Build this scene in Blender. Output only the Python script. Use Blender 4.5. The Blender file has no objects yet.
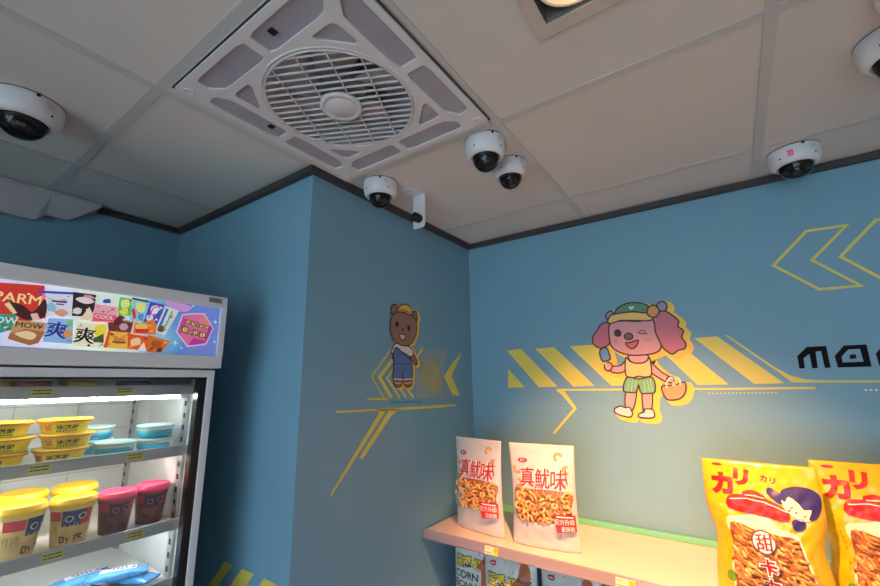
import bpy, bmesh, math, random
from mathutils import Vector, Matrix
from mathutils.geometry import tessellate_polygon

random.seed(7)
SC = bpy.context.scene
COL = SC.collection
PI = math.pi

# ------------------------------------------------------------------ camera, light, exposure
LAMP_GLOW, SPOT_W, SPOT_ANGLE, SPOT_AIM = 3.0, 310.0, 63.0, (.17, .62, 1.13)   # recessed lamp
ADDED_LAMPS, ADDED_LAMP_W = [(.905, -2.115), (1.515, -.305)], (14.0, 26.0)                         # unseen lamps added for warm bounce and fill
SIGN_E, TUBE_E = 0.52, 38.0                                                  # backlit sign, freezer tube
H = 2.404            # ceiling height
YA = 0.8615          # right wall (runs along x)
XB = -0.612          # side face of the pillar
YP = -0.140          # front face of the pillar
XL = -1.566          # left wall
XR, YB = 2.70, -3.10 # walls behind the photographer

cam_d = bpy.data.cameras.new('camera')
cam = bpy.data.objects.new('camera', cam_d)
COL.objects.link(cam)
cam_d.sensor_fit = 'HORIZONTAL'
cam_d.sensor_width = 36.0
cam_d.lens = 16.780
cam_d.clip_start = 0.02
cam.matrix_world = Matrix(((0.818965, 0.131573, 0.558556, 0.447821), (0.573717, -0.167345, -0.801776, -0.929266), (-0.012020, 0.977080, -0.212535, 1.700000), (0.000000, 0.000000, 0.000000, 1.000000)))
SC.camera = cam

world = bpy.data.worlds.new('daylight')
SC.world = world
world.use_nodes = True
bgn = world.node_tree.nodes['Background']
bgn.inputs[0].default_value = (0.70, 0.86, 1.0, 1)
bgn.inputs[1].default_value = 5.1

portal_d = bpy.data.lights.new('window_portal', 'AREA')
portal_d.shape = 'RECTANGLE'; portal_d.size = 2.6; portal_d.size_y = 1.9
portal_d.cycles.is_portal = True
portal = bpy.data.objects.new('window_portal', portal_d)
COL.objects.link(portal)
portal.location = (0.6, YB + 0.02, 1.25)
portal.rotation_euler = (PI / 2, 0, PI)     # looks towards +y

SC.view_settings.view_transform = 'Standard'
SC.view_settings.look = 'None'
SC.view_settings.gamma = 1.0
SC.view_settings.use_curve_mapping = False
SC.view_settings.exposure = 0.0

# ------------------------------------------------------------------ helpers
def lin(c):
    c = c / 255.0
    return c / 12.92 if c <= 0.04045 else ((c + 0.055) / 1.055) ** 2.4

def rgb(r, g, b):
    return (lin(r), lin(g), lin(b), 1.0)

MATS = {}
def mat(name, col, rough=0.5, metal=0.0, emit=0.0, noise=0.0, nscale=8.0, bump=0.0, bscale=60.0,
        spec=0.5, alpha=None, trans=0.0, coat=0.0, sub=0.0):
    if name in MATS:
        return MATS[name]
    m = bpy.data.materials.new(name)
    m.use_nodes = True
    nt = m.node_tree
    p = nt.nodes['Principled BSDF']
    p.inputs['Base Color'].default_value = col
    p.inputs['Roughness'].default_value = rough
    p.inputs['Metallic'].default_value = metal
    p.inputs['Specular IOR Level'].default_value = spec
    p.inputs['Coat Weight'].default_value = coat
    p.inputs['Coat Roughness'].default_value = 0.15
    p.inputs['Transmission Weight'].default_value = trans
    if sub:
        p.inputs['Subsurface Weight'].default_value = sub
        p.inputs['Subsurface Scale'].default_value = 0.01
    if emit:
        p.inputs['Emission Color'].default_value = col
        p.inputs['Emission Strength'].default_value = emit
    if noise or bump:
        tc = nt.nodes.new('ShaderNodeTexCoord')
    if noise:
        n = nt.nodes.new('ShaderNodeTexNoise'); n.inputs['Scale'].default_value = nscale
        n.inputs['Detail'].default_value = 3
        nt.links.new(tc.outputs['Object'], n.inputs['Vector'])
        mr = nt.nodes.new('ShaderNodeMapRange')
        mr.inputs['From Min'].default_value = 0.3; mr.inputs['From Max'].default_value = 0.7
        mr.inputs['To Min'].default_value = 1 - noise; mr.inputs['To Max'].default_value = 1 + noise
        nt.links.new(n.outputs['Fac'], mr.inputs['Value'])
        mx = nt.nodes.new('ShaderNodeVectorMath'); mx.operation = 'SCALE'
        mx.inputs[0].default_value = col[:3]
        nt.links.new(mr.outputs[0], mx.inputs['Scale'])
        nt.links.new(mx.outputs[0], p.inputs['Base Color'])
        if emit:
            nt.links.new(mx.outputs[0], p.inputs['Emission Color'])
    if bump:
        n2 = nt.nodes.new('ShaderNodeTexNoise'); n2.inputs['Scale'].default_value = bscale
        nt.links.new(tc.outputs['Object'], n2.inputs['Vector'])
        b = nt.nodes.new('ShaderNodeBump'); b.inputs['Strength'].default_value = bump
        b.inputs['Distance'].default_value = 0.002
        nt.links.new(n2.outputs['Fac'], b.inputs['Height'])
        nt.links.new(b.outputs[0], p.inputs['Normal'])
    MATS[name] = m
    return m

def film(name, tint=(1, 1, 1, 1), gloss=(1, 1, 1, 1), rough=0.03, ior=1.45, haze=0.0, hazecol=(.9, .9, .9, 1)):
    """thin clear sheet: straight-through transparency plus a fresnel reflection (and a little white haze)"""
    if name in MATS:
        return MATS[name]
    m = bpy.data.materials.new(name); m.use_nodes = True
    nt = m.node_tree; nt.nodes.clear()
    out = nt.nodes.new('ShaderNodeOutputMaterial')
    tr = nt.nodes.new('ShaderNodeBsdfTransparent'); tr.inputs[0].default_value = tint
    gl = nt.nodes.new('ShaderNodeBsdfGlossy'); gl.inputs['Roughness'].default_value = rough
    gl.inputs[0].default_value = gloss
    fr = nt.nodes.new('ShaderNodeFresnel'); fr.inputs['IOR'].default_value = ior
    mx = nt.nodes.new('ShaderNodeMixShader')
    last = tr.outputs[0]
    if haze:
        df = nt.nodes.new('ShaderNodeBsdfDiffuse'); df.inputs[0].default_value = hazecol
        mh = nt.nodes.new('ShaderNodeMixShader'); mh.inputs[0].default_value = haze
        nt.links.new(tr.outputs[0], mh.inputs[1]); nt.links.new(df.outputs[0], mh.inputs[2])
        last = mh.outputs[0]
    nt.links.new(fr.outputs[0], mx.inputs[0])
    nt.links.new(last, mx.inputs[1]); nt.links.new(gl.outputs[0], mx.inputs[2])
    nt.links.new(mx.outputs[0], out.inputs[0])
    MATS[name] = m
    return m

class MB:
    """collects verts / faces (with a material slot each) for ONE mesh object"""
    def __init__(s):
        s.v = []; s.f = []; s.m = []; s.s = []
    def add(s, vs, fs, mi=0, smooth=False):
        o = len(s.v)
        s.v += [tuple(p) for p in vs]
        for f in fs:
            s.f.append([i + o for i in f]); s.m.append(mi); s.s.append(smooth)
    def box(s, a, b, mi=0, bev=0.0):
        x0, y0, z0 = [min(p, q) for p, q in zip(a, b)]; x1, y1, z1 = [max(p, q) for p, q in zip(a, b)]
        if bev:
            bm = bmesh.new()
            bmesh.ops.create_cube(bm, size=1.0)
            for v in bm.verts:
                v.co = Vector(((x0 + x1) / 2 + v.co.x * (x1 - x0), (y0 + y1) / 2 + v.co.y * (y1 - y0), (z0 + z1) / 2 + v.co.z * (z1 - z0)))
            bmesh.ops.bevel(bm, geom=bm.edges[:], offset=bev, segments=2, profile=0.5, affect='EDGES')
            bm.verts.index_update()
            s.add([v.co[:] for v in bm.verts], [[v.index for v in f.verts] for f in bm.faces], mi)
            bm.free(); return
        vs = [(x0, y0, z0), (x1, y0, z0), (x1, y1, z0), (x0, y1, z0), (x0, y0, z1), (x1, y0, z1), (x1, y1, z1), (x0, y1, z1)]
        s.add(vs, [(0, 3, 2, 1), (4, 5, 6, 7), (0, 1, 5, 4), (1, 2, 6, 5), (2, 3, 7, 6), (3, 0, 4, 7)], mi)
    def lathe(s, prof, n=32, o=(0, 0, 0), axis='z', mi=0, smooth=True, cap0=True, cap1=True):
        vs = []; fs = []
        for r, h in prof:
            for k in range(n):
                a = 2 * PI * k / n
                p = (r * math.cos(a), r * math.sin(a), h)
                if axis == 'x': p = (h, p[0], p[1])
                if axis == 'y': p = (p[0], h, p[1])
                vs.append((p[0] + o[0], p[1] + o[1], p[2] + o[2]))
        for i in range(len(prof) - 1):
            for k in range(n):
                fs.append((i * n + k, i * n + (k + 1) % n, (i + 1) * n + (k + 1) % n, (i + 1) * n + k))
        if cap0 and prof[0][0] > 1e-6: fs.append(tuple(range(n - 1, -1, -1)))
        if cap1 and prof[-1][0] > 1e-6: fs.append(tuple((len(prof) - 1) * n + k for k in range(n)))
        s.add(vs, fs, mi, smooth)
    def tube(s, pts, r, n=8, mi=0):
        pts = [Vector(p) for p in pts]
        vs = []; fs = []
        up = Vector((0.123, 0.456, 0.88))
        for i, p in enumerate(pts):
            d = (pts[min(i + 1, len(pts) - 1)] - pts[max(i - 1, 0)]).normalized()
            a = d.cross(up)
            if a.length < 1e-4: a = d.cross(Vector((1, 0, 0)))
            a.normalize(); b = d.cross(a)
            for k in range(n):
                t = 2 * PI * k / n
                vs.append(p + a * (r * math.cos(t)) + b * (r * math.sin(t)))
        for i in range(len(pts) - 1):
            for k in range(n):
                fs.append((i * n + k, i * n + (k + 1) % n, (i + 1) * n + (k + 1) % n, (i + 1) * n + k))
        fs.append(tuple(range(n))); fs.append(tuple((len(pts) - 1) * n + k for k in range(n)))
        s.add(vs, fs, mi, True)
    def prism(s, poly, to3, d0, d1, mi=0):
        """2D polygon (may be concave) extruded between offsets d0 and d1 of the frame to3(u, v, d)"""
        n = len(poly)
        tris = tessellate_polygon([[Vector((p[0], p[1], 0)) for p in poly]])
        vs = [to3(p[0], p[1], d0) for p in poly] + [to3(p[0], p[1], d1) for p in poly]
        fs = [t for t in tris] + [tuple(i + n for i in t) for t in tris]
        fs += [(i, (i + 1) % n, (i + 1) % n + n, i + n) for i in range(n)]
        s.add(vs, fs, mi)
    def build(s, name, mats, parent=None, fix=True):
        me = bpy.data.meshes.new(name)
        me.from_pydata(s.v, [], s.f)
        if not isinstance(mats, (list, tuple)): mats = [mats]
        for m in mats: me.materials.append(m)
        me.polygons.foreach_set('material_index', s.m)
        me.polygons.foreach_set('use_smooth', s.s)
        if fix:
            bm = bmesh.new(); bm.from_mesh(me)
            bmesh.ops.recalc_face_normals(bm, faces=bm.faces[:])
            bm.to_mesh(me); bm.free()
        o = bpy.data.objects.new(name, me)
        COL.objects.link(o)
        if parent is not None: o.parent = parent
        return o

def empty(name, loc=(0, 0, 0), rz=0.0):
    o = bpy.data.objects.new(name, None); COL.objects.link(o)
    o.location = loc; o.rotation_euler = (0, 0, rz); o.empty_display_size = 0.05
    return o

def tag(o, label, cat, group=None, kind=None):
    o['label'] = label; o['category'] = cat
    if group: o['group'] = group
    if kind: o['kind'] = kind
    return o

def struct(o, label=None):
    o['kind'] = 'structure'
    if label: o['label'] = label
    return o

def copy_tree(o, parent=None):
    c = o.copy(); COL.objects.link(c); c.parent = parent
    for ch in [k for k in ALLCH(o)]: copy_tree(ch, c)
    return c
def ALLCH(o):
    return [k for k in bpy.data.objects if k.parent == o]

def smooth_loop(pts, sub=4, closed=True):
    """Catmull-Rom through the points"""
    n = len(pts); out = []
    rng = range(n) if closed else range(n - 1)
    for i in rng:
        g = lambda k: pts[k % n] if closed else pts[max(0, min(n - 1, k))]
        p0, p1, p2, p3 = g(i - 1), g(i), g(i + 1), g(i + 2)
        for j in range(sub):
            t = j / sub
            out.append(tuple(0.5 * (2 * p1[a] + (p2[a] - p0[a]) * t + (2 * p0[a] - 5 * p1[a] + 4 * p2[a] - p3[a]) * t * t
                                    + (3 * p1[a] - p0[a] - 3 * p2[a] + p3[a]) * t ** 3) for a in (0, 1)))
    if not closed: out.append(tuple(pts[-1]))
    return out

def ribbon_quads(pts, w, closed=False):
    """list of quads (4 2D points) making a stroke of width w along the polyline"""
    n = len(pts); L = []; R_ = []
    for i in range(n):
        if closed: a, b = pts[i - 1], pts[(i + 1) % n]
        else: a, b = pts[max(i - 1, 0)], pts[min(i + 1, n - 1)]
        p = pts[i]
        d1 = Vector((p[0] - a[0], p[1] - a[1])); d2 = Vector((b[0] - p[0], b[1] - p[1]))
        if d1.length < 1e-9: d1 = d2
        if d2.length < 1e-9: d2 = d1
        d1 = d1.normalized(); d2 = d2.normalized()
        nn = Vector((-d1.y, d1.x)) + Vector((-d2.y, d2.x))
        if nn.length < 1e-6: nn = Vector((-d1.y, d1.x))
        nn.normalize()
        k = max(0.45, nn.dot(Vector((-d1.y, d1.x))))
        L.append((p[0] + nn.x * w / 2 / k, p[1] + nn.y * w / 2 / k)); R_.append((p[0] - nn.x * w / 2 / k, p[1] - nn.y * w / 2 / k))
    rng = range(n) if closed else range(n - 1)
    return [(L[i], L[(i + 1) % n], R_[(i + 1) % n], R_[i]) for i in rng]

def circle(c, r, n=20, ry=None):
    ry = ry or r
    return [(c[0] + r * math.cos(2 * PI * k / n), c[1] + ry * math.sin(2 * PI * k / n)) for k in range(n)]

_text_cache = {}
def text_mesh(body, offset=0.0, res=3):
    """(verts2d, faces) of a text, centred, cap height about 0.7"""
    key = (body, offset, res)
    if key not in _text_cache:
        c = bpy.data.curves.new('lettering', 'FONT'); c.body = body
        c.align_x = 'CENTER'; c.offset = offset; c.resolution_u = res
        o = bpy.data.objects.new('lettering', c); COL.objects.link(o)
        dg = bpy.context.evaluated_depsgraph_get(); dg.update()
        me = bpy.data.meshes.new_from_object(o.evaluated_get(dg))
        vs = [(v.co.x, v.co.y) for v in me.vertices]; fs = [list(p.vertices) for p in me.polygons]
        bpy.data.objects.remove(o); bpy.data.curves.remove(c); bpy.data.meshes.remove(me)
        ys = [v[1] for v in vs]; cy = (max(ys) + min(ys)) / 2; xs = [v[0] for v in vs]; cx = (max(xs) + min(xs)) / 2
        _text_cache[key] = ([(x - cx, y - cy) for x, y in vs], fs, max(xs) - min(xs), max(ys) - min(ys))
    return _text_cache[key]

class Print:
    """flat print in 2D (u, v): polygons, strokes and lettering, each on its own layer, mapped by to3(u, v, d)"""
    def __init__(s, to3, step=0.00035, base=0.0005, grid=None):
        s.to3 = to3; s.step = step; s.base = base; s.grid = grid
    def _emit(s, mb, vs, fs, layer, mi):
        d = s.base + s.step * layer
        if s.grid:
            bm = bmesh.new()
            bv = [bm.verts.new((x, y, 0)) for x, y in vs]
            for f in fs:
                try: bm.faces.new([bv[i] for i in f])
                except ValueError: pass
            xs = [v[0] for v in vs]; ys = [v[1] for v in vs]
            g = s.grid
            for ax, lo, hi in ((0, min(xs), max(xs)), (1, min(ys), max(ys))):
                k = math.floor(lo / g) + 1
                while k * g < hi:
                    co = Vector((0, 0, 0)); co[ax] = k * g; no = Vector((0, 0, 0)); no[ax] = 1
                    bmesh.ops.bisect_plane(bm, geom=bm.verts[:] + bm.edges[:] + bm.faces[:], plane_co=co, plane_no=no, dist=1e-7)
                    k += 1
            bm.verts.index_update()
            vs = [(v.co.x, v.co.y) for v in bm.verts]; fs = [[v.index for v in f.verts] for f in bm.faces]
            bm.free()
        mb.add([s.to3(x, y, d) for x, y in vs], fs, mi, bool(s.grid))
    def poly(s, mb, pts, layer=0, mi=0):
        tris = tessellate_polygon([[Vector((p[0], p[1], 0)) for p in pts]])
        s._emit(mb, pts, tris, layer, mi)
    def ring(s, mb, outer, inner, layer=0, mi=0):
        allp = list(outer) + list(inner)
        tris = tessellate_polygon([[Vector((p[0], p[1], 0)) for p in outer], [Vector((p[0], p[1], 0)) for p in inner]])
        s._emit(mb, allp, tris, layer, mi)
    def stroke(s, mb, pts, w, layer=0, mi=0, closed=False):
        for q in ribbon_quads(pts, w, closed):
            s._emit(mb, list(q), [(0, 1, 2, 3)], layer, mi)
    def text(s, mb, body, c, h, layer=0, mi=0, rot=0.0, offset=0.0, w=None, shear=0.0):
        vs, fs, tw, th = text_mesh(body, offset)
        kx = ky = h / max(th, 1e-6)
        if w: kx = w / max(tw, 1e-6)
        ca, sa = math.cos(rot), math.sin(rot)
        out = []
        for x, y in vs:
            x = x * kx + shear * y * ky; y = y * ky
            out.append((c[0] + x * ca - y * sa, c[1] + x * sa + y * ca))
        s._emit(mb, out, fs, layer, mi)

def frame(O, U, V, N):
    O, U, V, N = map(Vector, (O, U, V, N))
    return lambda u, v, d: tuple(O + U * u + V * v + N * d)
FA = frame((0, YA, 0), (1, 0, 0), (0, 0, 1), (0, -1, 0))
FB = frame((XB, 0, 0), (0, 1, 0), (0, 0, 1), (1, 0, 0))
FP = frame((0, YP, 0), (1, 0, 0), (0, 0, 1), (0, -1, 0))

# ------------------------------------------------------------------ materials
WALL = mat('blue_wall_paint', rgb(116, 160, 182), 0.5, noise=0.03, nscale=3, bump=0.05, bscale=120)
TILE = mat('ceiling_tile_white', rgb(206, 202, 196), 0.75, noise=0.015, nscale=5, bump=0.06, bscale=200)
BAR = mat('ceiling_bar_enamel', rgb(190, 188, 185), 0.45)
TRIM = mat('dark_brown_cornice', rgb(60, 54, 57), 0.5, noise=0.1, nscale=20)
FLOOR = mat('grey_floor', rgb(206, 204, 200), 0.4, noise=0.05, nscale=4)
WHITE = mat('white_plastic', rgb(226, 226, 228), 0.4)
FANW = mat('fan_white_plastic', rgb(214, 212, 214), 0.42)
FANG = mat('fan_frosted_filter', rgb(158, 156, 166), 0.7, noise=0.06, nscale=14)
DARK = mat('dark_plenum_gap_shade', rgb(60, 58, 62), 0.8)
BLACK = mat('black_gloss_plastic', rgb(14, 14, 16), 0.25)
BLACKM = mat('black_matt', rgb(12, 12, 13), 0.6)
GREYM = mat('grey_enamel', rgb(176, 176, 180), 0.4)
FRIDGE = mat('freezer_grey_enamel', rgb(224, 224, 228), 0.35)
FRIDGEW = mat('freezer_white_liner', rgb(228, 230, 228), 0.22)
STEEL = mat('brushed_steel', rgb(178, 180, 184), 0.35, metal=0.6)
SHELFM = mat('shelf_white_enamel', rgb(228, 206, 196), 0.35)
GREEN = mat('pale_green_plastic', rgb(112, 196, 160), 0.4)
YEL = mat('mural_yellow', rgb(226, 208, 92), 0.5)
YEL2 = mat('mural_warm_yellow', rgb(240, 198, 70), 0.5)
GLASS = film('door_glass', tint=(0.97, 0.985, 0.98, 1), rough=0.01, ior=1.5)
BUBBLE = film('dome_bubble', tint=(0.95, 0.95, 0.97, 1), rough=0.02, ior=1.4)
RAILM = film('clear_price_rail', tint=(0.93, 0.86, 0.86, 1), rough=0.12, ior=1.5, haze=0.45, hazecol=rgb(206, 178, 180))

# ------------------------------------------------------------------ the room
m = MB(); m.box((XL - .1, YB - .1, -.1), (XR + .1, YA + .1, 0)); struct(m.build('floor', FLOOR))
m = MB(); m.box((XB, YA, 0), (XR + .1, YA + .1, H + .3)); struct(m.build('wall_right', WALL))
m = MB(); m.box((XL - .1, YP, 0), (XB, YA + .1, H + .3)); struct(m.build('wall_pillar', WALL))
m = MB(); m.box((XL - .1, YB - .1, 0), (XL, YP, H + .3)); struct(m.build('wall_left', WALL))
WHITEWALL = mat('pale_wall_paint', rgb(226, 226, 224), 0.6)
m = MB(); m.box((XR, YB - .1, 0), (XR + .1, YA, H + .3)); struct(m.build('wall_far_right', WHITEWALL))
wx0, wx1, wz0, wz1 = -0.7, 1.9, 0.3, 2.2
m = MB()
m.box((XL, YB - .1, 0), (wx0, YB, H + .3)); m.box((wx1, YB - .1, 0), (XR, YB, H + .3))
m.box((wx0, YB - .1, 0), (wx1, YB, wz0)); m.box((wx0, YB - .1, wz1), (wx1, YB, H + .3))
struct(m.build('wall_back', WHITEWALL))
wroot = struct(empty('window_1', ((wx0 + wx1) / 2, YB - .05, wz0)))
m = MB()
cx = (wx0 + wx1) / 2
hw, hh = (wx1 - wx0) / 2, wz1 - wz0
for a, b in (((-hw, -.03, 0), (-hw + .05, .03, hh)), ((hw - .05, -.03, 0), (hw, .03, hh)), ((-.025, -.03, .05), (.025, .03, hh - .05)),
             ((-hw + .05, -.03, 0), (hw - .05, .03, .05)), ((-hw + .05, -.03, hh - .05), (hw - .05, .03, hh))):
    m.box(a, b)
m.build('window_frame', GREYM, wroot)
for x0, x1 in ((-hw + .05, -.025), (.025, hw - .05)):
    m = MB(); m.box((x0, -.004, .05), (x1, .004, hh - .05)); m.build('pane', GLASS, wroot)

# dark cornice under the ceiling
def cornice(name, a, b):
    m = MB(); m.box(a, b); struct(m.build(name, TRIM))
T = 0.022
cornice('trim_1', (XB, YA - T, H - T), (XR, YA, H))
cornice('trim_2', (XB, YP - T, H - T), (XB + T, YA - T, H))
cornice('trim_3', (XL, YP - T, H - T), (XB, YP, H))
cornice('trim_4', (XL, -.452, H - T), (XL + T, YP - T, H))

# ceiling: slab above, lay-in tiles and bars as parts
m = MB(); m.box((XL - .1, YB - .1, H + .30), (XR + .1, YA + .1, H + .34)); ceil = struct(m.build('ceiling', DARK))
G = 0.605
gx = [XL] + [k * G for k in range(-2, 5)] + [XR]
gy = [YB] + [k * G for k in range(-5, 2)] + [YA]
BW = 0.024
def in_pillar(x, y): return x < XB + .01 and y > YP
for i in range(len(gx) - 1):
    for j in range(len(gy) - 1):
        x0, x1, y0, y1 = gx[i], gx[i + 1], gy[j], gy[j + 1]
        if abs(x0 + G) < .01 and abs(y0 + G) < .01: continue                  # the fan hangs here
        if x1 < XB + .02 and y0 > YP: continue                                # inside the pillar
        if x1 < XB + .02 and y1 > YP: y1 = YP
        x0 += BW / 2 if i else 0; x1 -= BW / 2 if i < len(gx) - 2 else 0
        y0 += BW / 2 if j else 0; y1 -= BW / 2 if j < len(gy) - 2 and y1 != YP else 0
        m = MB()
        z0, z1 = H + .0035, H + .016
        lp = [q for q in [(.305, -.305)] + ADDED_LAMPS if x0 < q[0] < x1 and y0 < q[1] < y1]
        if lp:
            a, b, c, d = lp[0][0] - .08, lp[0][0] + .08, lp[0][1] - .08, lp[0][1] + .08
            m.box((x0, y0, z0), (a, y1, z1)); m.box((b, y0, z0), (x1, y1, z1)); m.box((a, y0, z0), (b, c, z1)); m.box((a, d, z0), (b, y1, z1))
        else:
            m.box((x0, y0, z0), (x1, y1, z1))
        m.build('ceiling_tile', TILE, ceil)
for x in gx[1:-1]:
    m = MB(); y1 = YP if x < XB + .02 else YA
    m.box((x - BW / 2, YB, H), (x + BW / 2, y1, H + .004)); m.box((x - .002, YB, H + .004), (x + .002, y1, H + .04))
    m.build('ceiling_bar', BAR, ceil)
for y in gy[1:-1]:
    m = MB(); x0 = XB if y > YP else XL
    cuts = [x0] + [x for x in gx[1:-1] if x > x0 + .02] + [XR]
    for a, b in zip(cuts[:-1], cuts[1:]):
        a2 = a + (BW / 2 if a != cuts[0] else 0); b2 = b - (BW / 2 if b != cuts[-1] else 0)
        m.box((a2, y - BW / 2, H + .0008), (b2, y + BW / 2, H + .004))
    m.build('ceiling_bar', BAR, ceil)

# ------------------------------------------------------------------ square ceiling fan
def prism_holes(mb, loops, z0, z1, mi=0):
    flat = [p for l in loops for p in l]
    tris = tessellate_polygon([[Vector((p[0], p[1], 0)) for p in l] for l in loops])
    n = len(flat)
    vs = [(p[0], p[1], z0) for p in flat] + [(p[0], p[1], z1) for p in flat]
    fs = list(tris) + [tuple(i + n for i in t) for t in tris]
    o = 0
    for l in loops:
        k = len(l)
        fs += [(o + i, o + (i + 1) % k, o + (i + 1) % k + n, o + i + n) for i in range(k)]
        o += k
    mb.add(vs, fs, mi)

def chaikin(p, q=0.16):
    out = []
    for i in range(len(p)):
        a, b = p[i], p[(i + 1) % len(p)]
        out += [(a[0] + (b[0] - a[0]) * q, a[1] + (b[1] - a[1]) * q), (b[0] - (b[0] - a[0]) * q, b[1] - (b[1] - a[1]) * q)]
    return out

def rot2(p, k):
    for _ in range(k): p = [(-y, x) for x, y in p]
    return p

fan = tag(empty('ceiling_fan', (-.283, -.312, H)), 'square white ceiling fan panel with round wire grille and corner vents', 'ceiling fan')
trap = [(-.176, .203), (-.011, .203), (-.011, .260), (-.203, .260), (-.208, .228)]
tri = [(.106, .184), (.184, .106), (.184, .172), (.172, .184)]
holes = []
for k in range(4):
    holes.append(chaikin(rot2(trap, k), .1)); holes.append(chaikin(rot2([(-x, y) for x, y in trap][::-1], k), .1))
    holes.append(chaikin(rot2(tri, k), .16))
RG = .186
ring = circle((0, 0), RG, 64)
hs = .277
sq = lambda h: [(-h, -h), (h, -h), (h, h), (-h, h)]
m = MB(); prism_holes(m, [chaikin(sq(hs), .012)] + holes + [ring], -.011, -.006); m.build('front_panel', FANW, fan)
m = MB(); prism_holes(m, [sq(hs + .0035), sq(hs - .002)], -.0055, -.0035); m.build('painted_gap_shade', DARK, fan)  # dark strip painted in for the shade round the panel edge
m = MB(); prism_holes(m, [[(-.309, -.281), (.271, -.281), (.271, .300), (-.309, .300)], sq(.268)], -.0015, .006); m.build('surround', TILE, fan)
m = MB(); prism_holes(m, [sq(.270), ring], -.0055, -.003); m.build('filter_panel', FANG, fan)
m = MB()
m.lathe([(RG, -.006), (RG, .14), (.0001, .14)], 48, mi=0, cap0=False, cap1=False)
m.build('duct', mat('duct_grey', rgb(186, 182, 188), .6), fan)
m = MB()
m.lathe([(RG + .0015, -.0108), (RG + .003, -.0125), (RG + .006, -.0125), (RG + .0075, -.0108)], 64, cap0=False, cap1=False)
m.lathe([(RG - .0065, -.008), (RG - .0065, -.0125), (RG - .0015, -.0125), (RG - .0015, -.008)], 64, cap0=False, cap1=False)
m.build('grille_ring', FANW, fan)
for sx, sy in ((1, 1), (1, -1), (-1, 1), (-1, -1)):
    m = MB(); m.lathe([(.013, -.011), (.013, -.0135), (.010, -.0145), (.006, -.0145), (.005, -.013)], 20, o=(sx * .253, sy * .253, 0)); m.build('screw_cap', FANW, fan)
ga = math.radians(26.2)
gdir = Vector((math.cos(ga), math.sin(ga))); gper = Vector((-gdir.y, gdir.x))
def bar_box(mb, c, d, half, w, z0, z1):
    p = Vector((-d.y, d.x)) * w / 2
    a, b = c - d * half, c + d * half
    q = [a - p, b - p, b + p, a + p]
    vs = [(v.x, v.y, z0) for v in q] + [(v.x, v.y, z1) for v in q]
    mb.add(vs, [(0, 3, 2, 1), (4, 5, 6, 7), (0, 1, 5, 4), (1, 2, 6, 5), (2, 3, 7, 6), (3, 0, 4, 7)])
for k in range(-8, 9):
    t = k * .0212
    half = math.sqrt(max(0, (RG - .004) ** 2 - t * t))
    m = MB(); bar_box(m, gper * t, gdir, half, .0026, -.0125, -.008); m.build('grille_bar', FANW, fan)
for t in (-.105, -.035, .035, .105):
    half = math.sqrt((RG - .004) ** 2 - t * t)
    m = MB(); bar_box(m, gdir * t, gper, half, .0026, -.0140, -.0120); m.build('cross_wire', FANW, fan)
m = MB(); m.lathe([(.053, -.008), (.053, -.0150), (.050, -.0175), (.043, -.0175), (.041, -.0155), (.038, -.0155), (.035, -.018), (.0, -.020)], 40); m.build('hub_cap', FANW, fan)
m = MB(); m.lathe([(.05, .02), (.06, .03), (.06, .10), (.02, .139)], 32); m.build('motor', mat('motor_grey', rgb(120, 118, 120), .5), fan)
BLADE = mat('fan_blade_grey', rgb(176, 172, 180), .4)
for k in range(5):
    a = k * 2 * PI / 5 + .3
    m = MB(); vs = []; N = 6
    for i in range(N + 1):
        r = .055 + (.172 - .055) * i / N; w = .035 + .03 * math.sin(PI * i / N * .8)
        for sgn, z in ((-1, .030), (1, .062)):
            aa = a + sgn * w / r * .9 + .25 * i / N
            vs.append((r * math.cos(aa), r * math.sin(aa), z))
    top = [(x, y, z + .003) for x, y, z in vs]
    fs = [(2 * i, 2 * i + 1, 2 * i + 3, 2 * i + 2) for i in range(N)]
    M_ = len(vs)
    fs2 = [tuple(q + M_ for q in f) for f in fs] + [(0, 1, 1 + M_, M_), (2 * N, 2 * N + 1, 2 * N + 1 + M_, 2 * N + M_)]
    fs2 += [(2 * i + s_, 2 * i + 2 + s_, 2 * i + 2 + s_ + M_, 2 * i + s_ + M_) for i in range(N) for s_ in (0, 1)]
    m.add(vs + top, fs + fs2, 0, True); m.build('fan_blade', BLADE, fan)
# small black fastener lying on the filter behind the vents
for q in ((-.225, -.052), (.06, -.235)):
    m = MB(); m.box((q[0] - .008, q[1] - .008, -.009), (q[0] + .008, q[1] + .008, -.0058), bev=.001); m.build('clip', BLACKM, fan)

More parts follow.
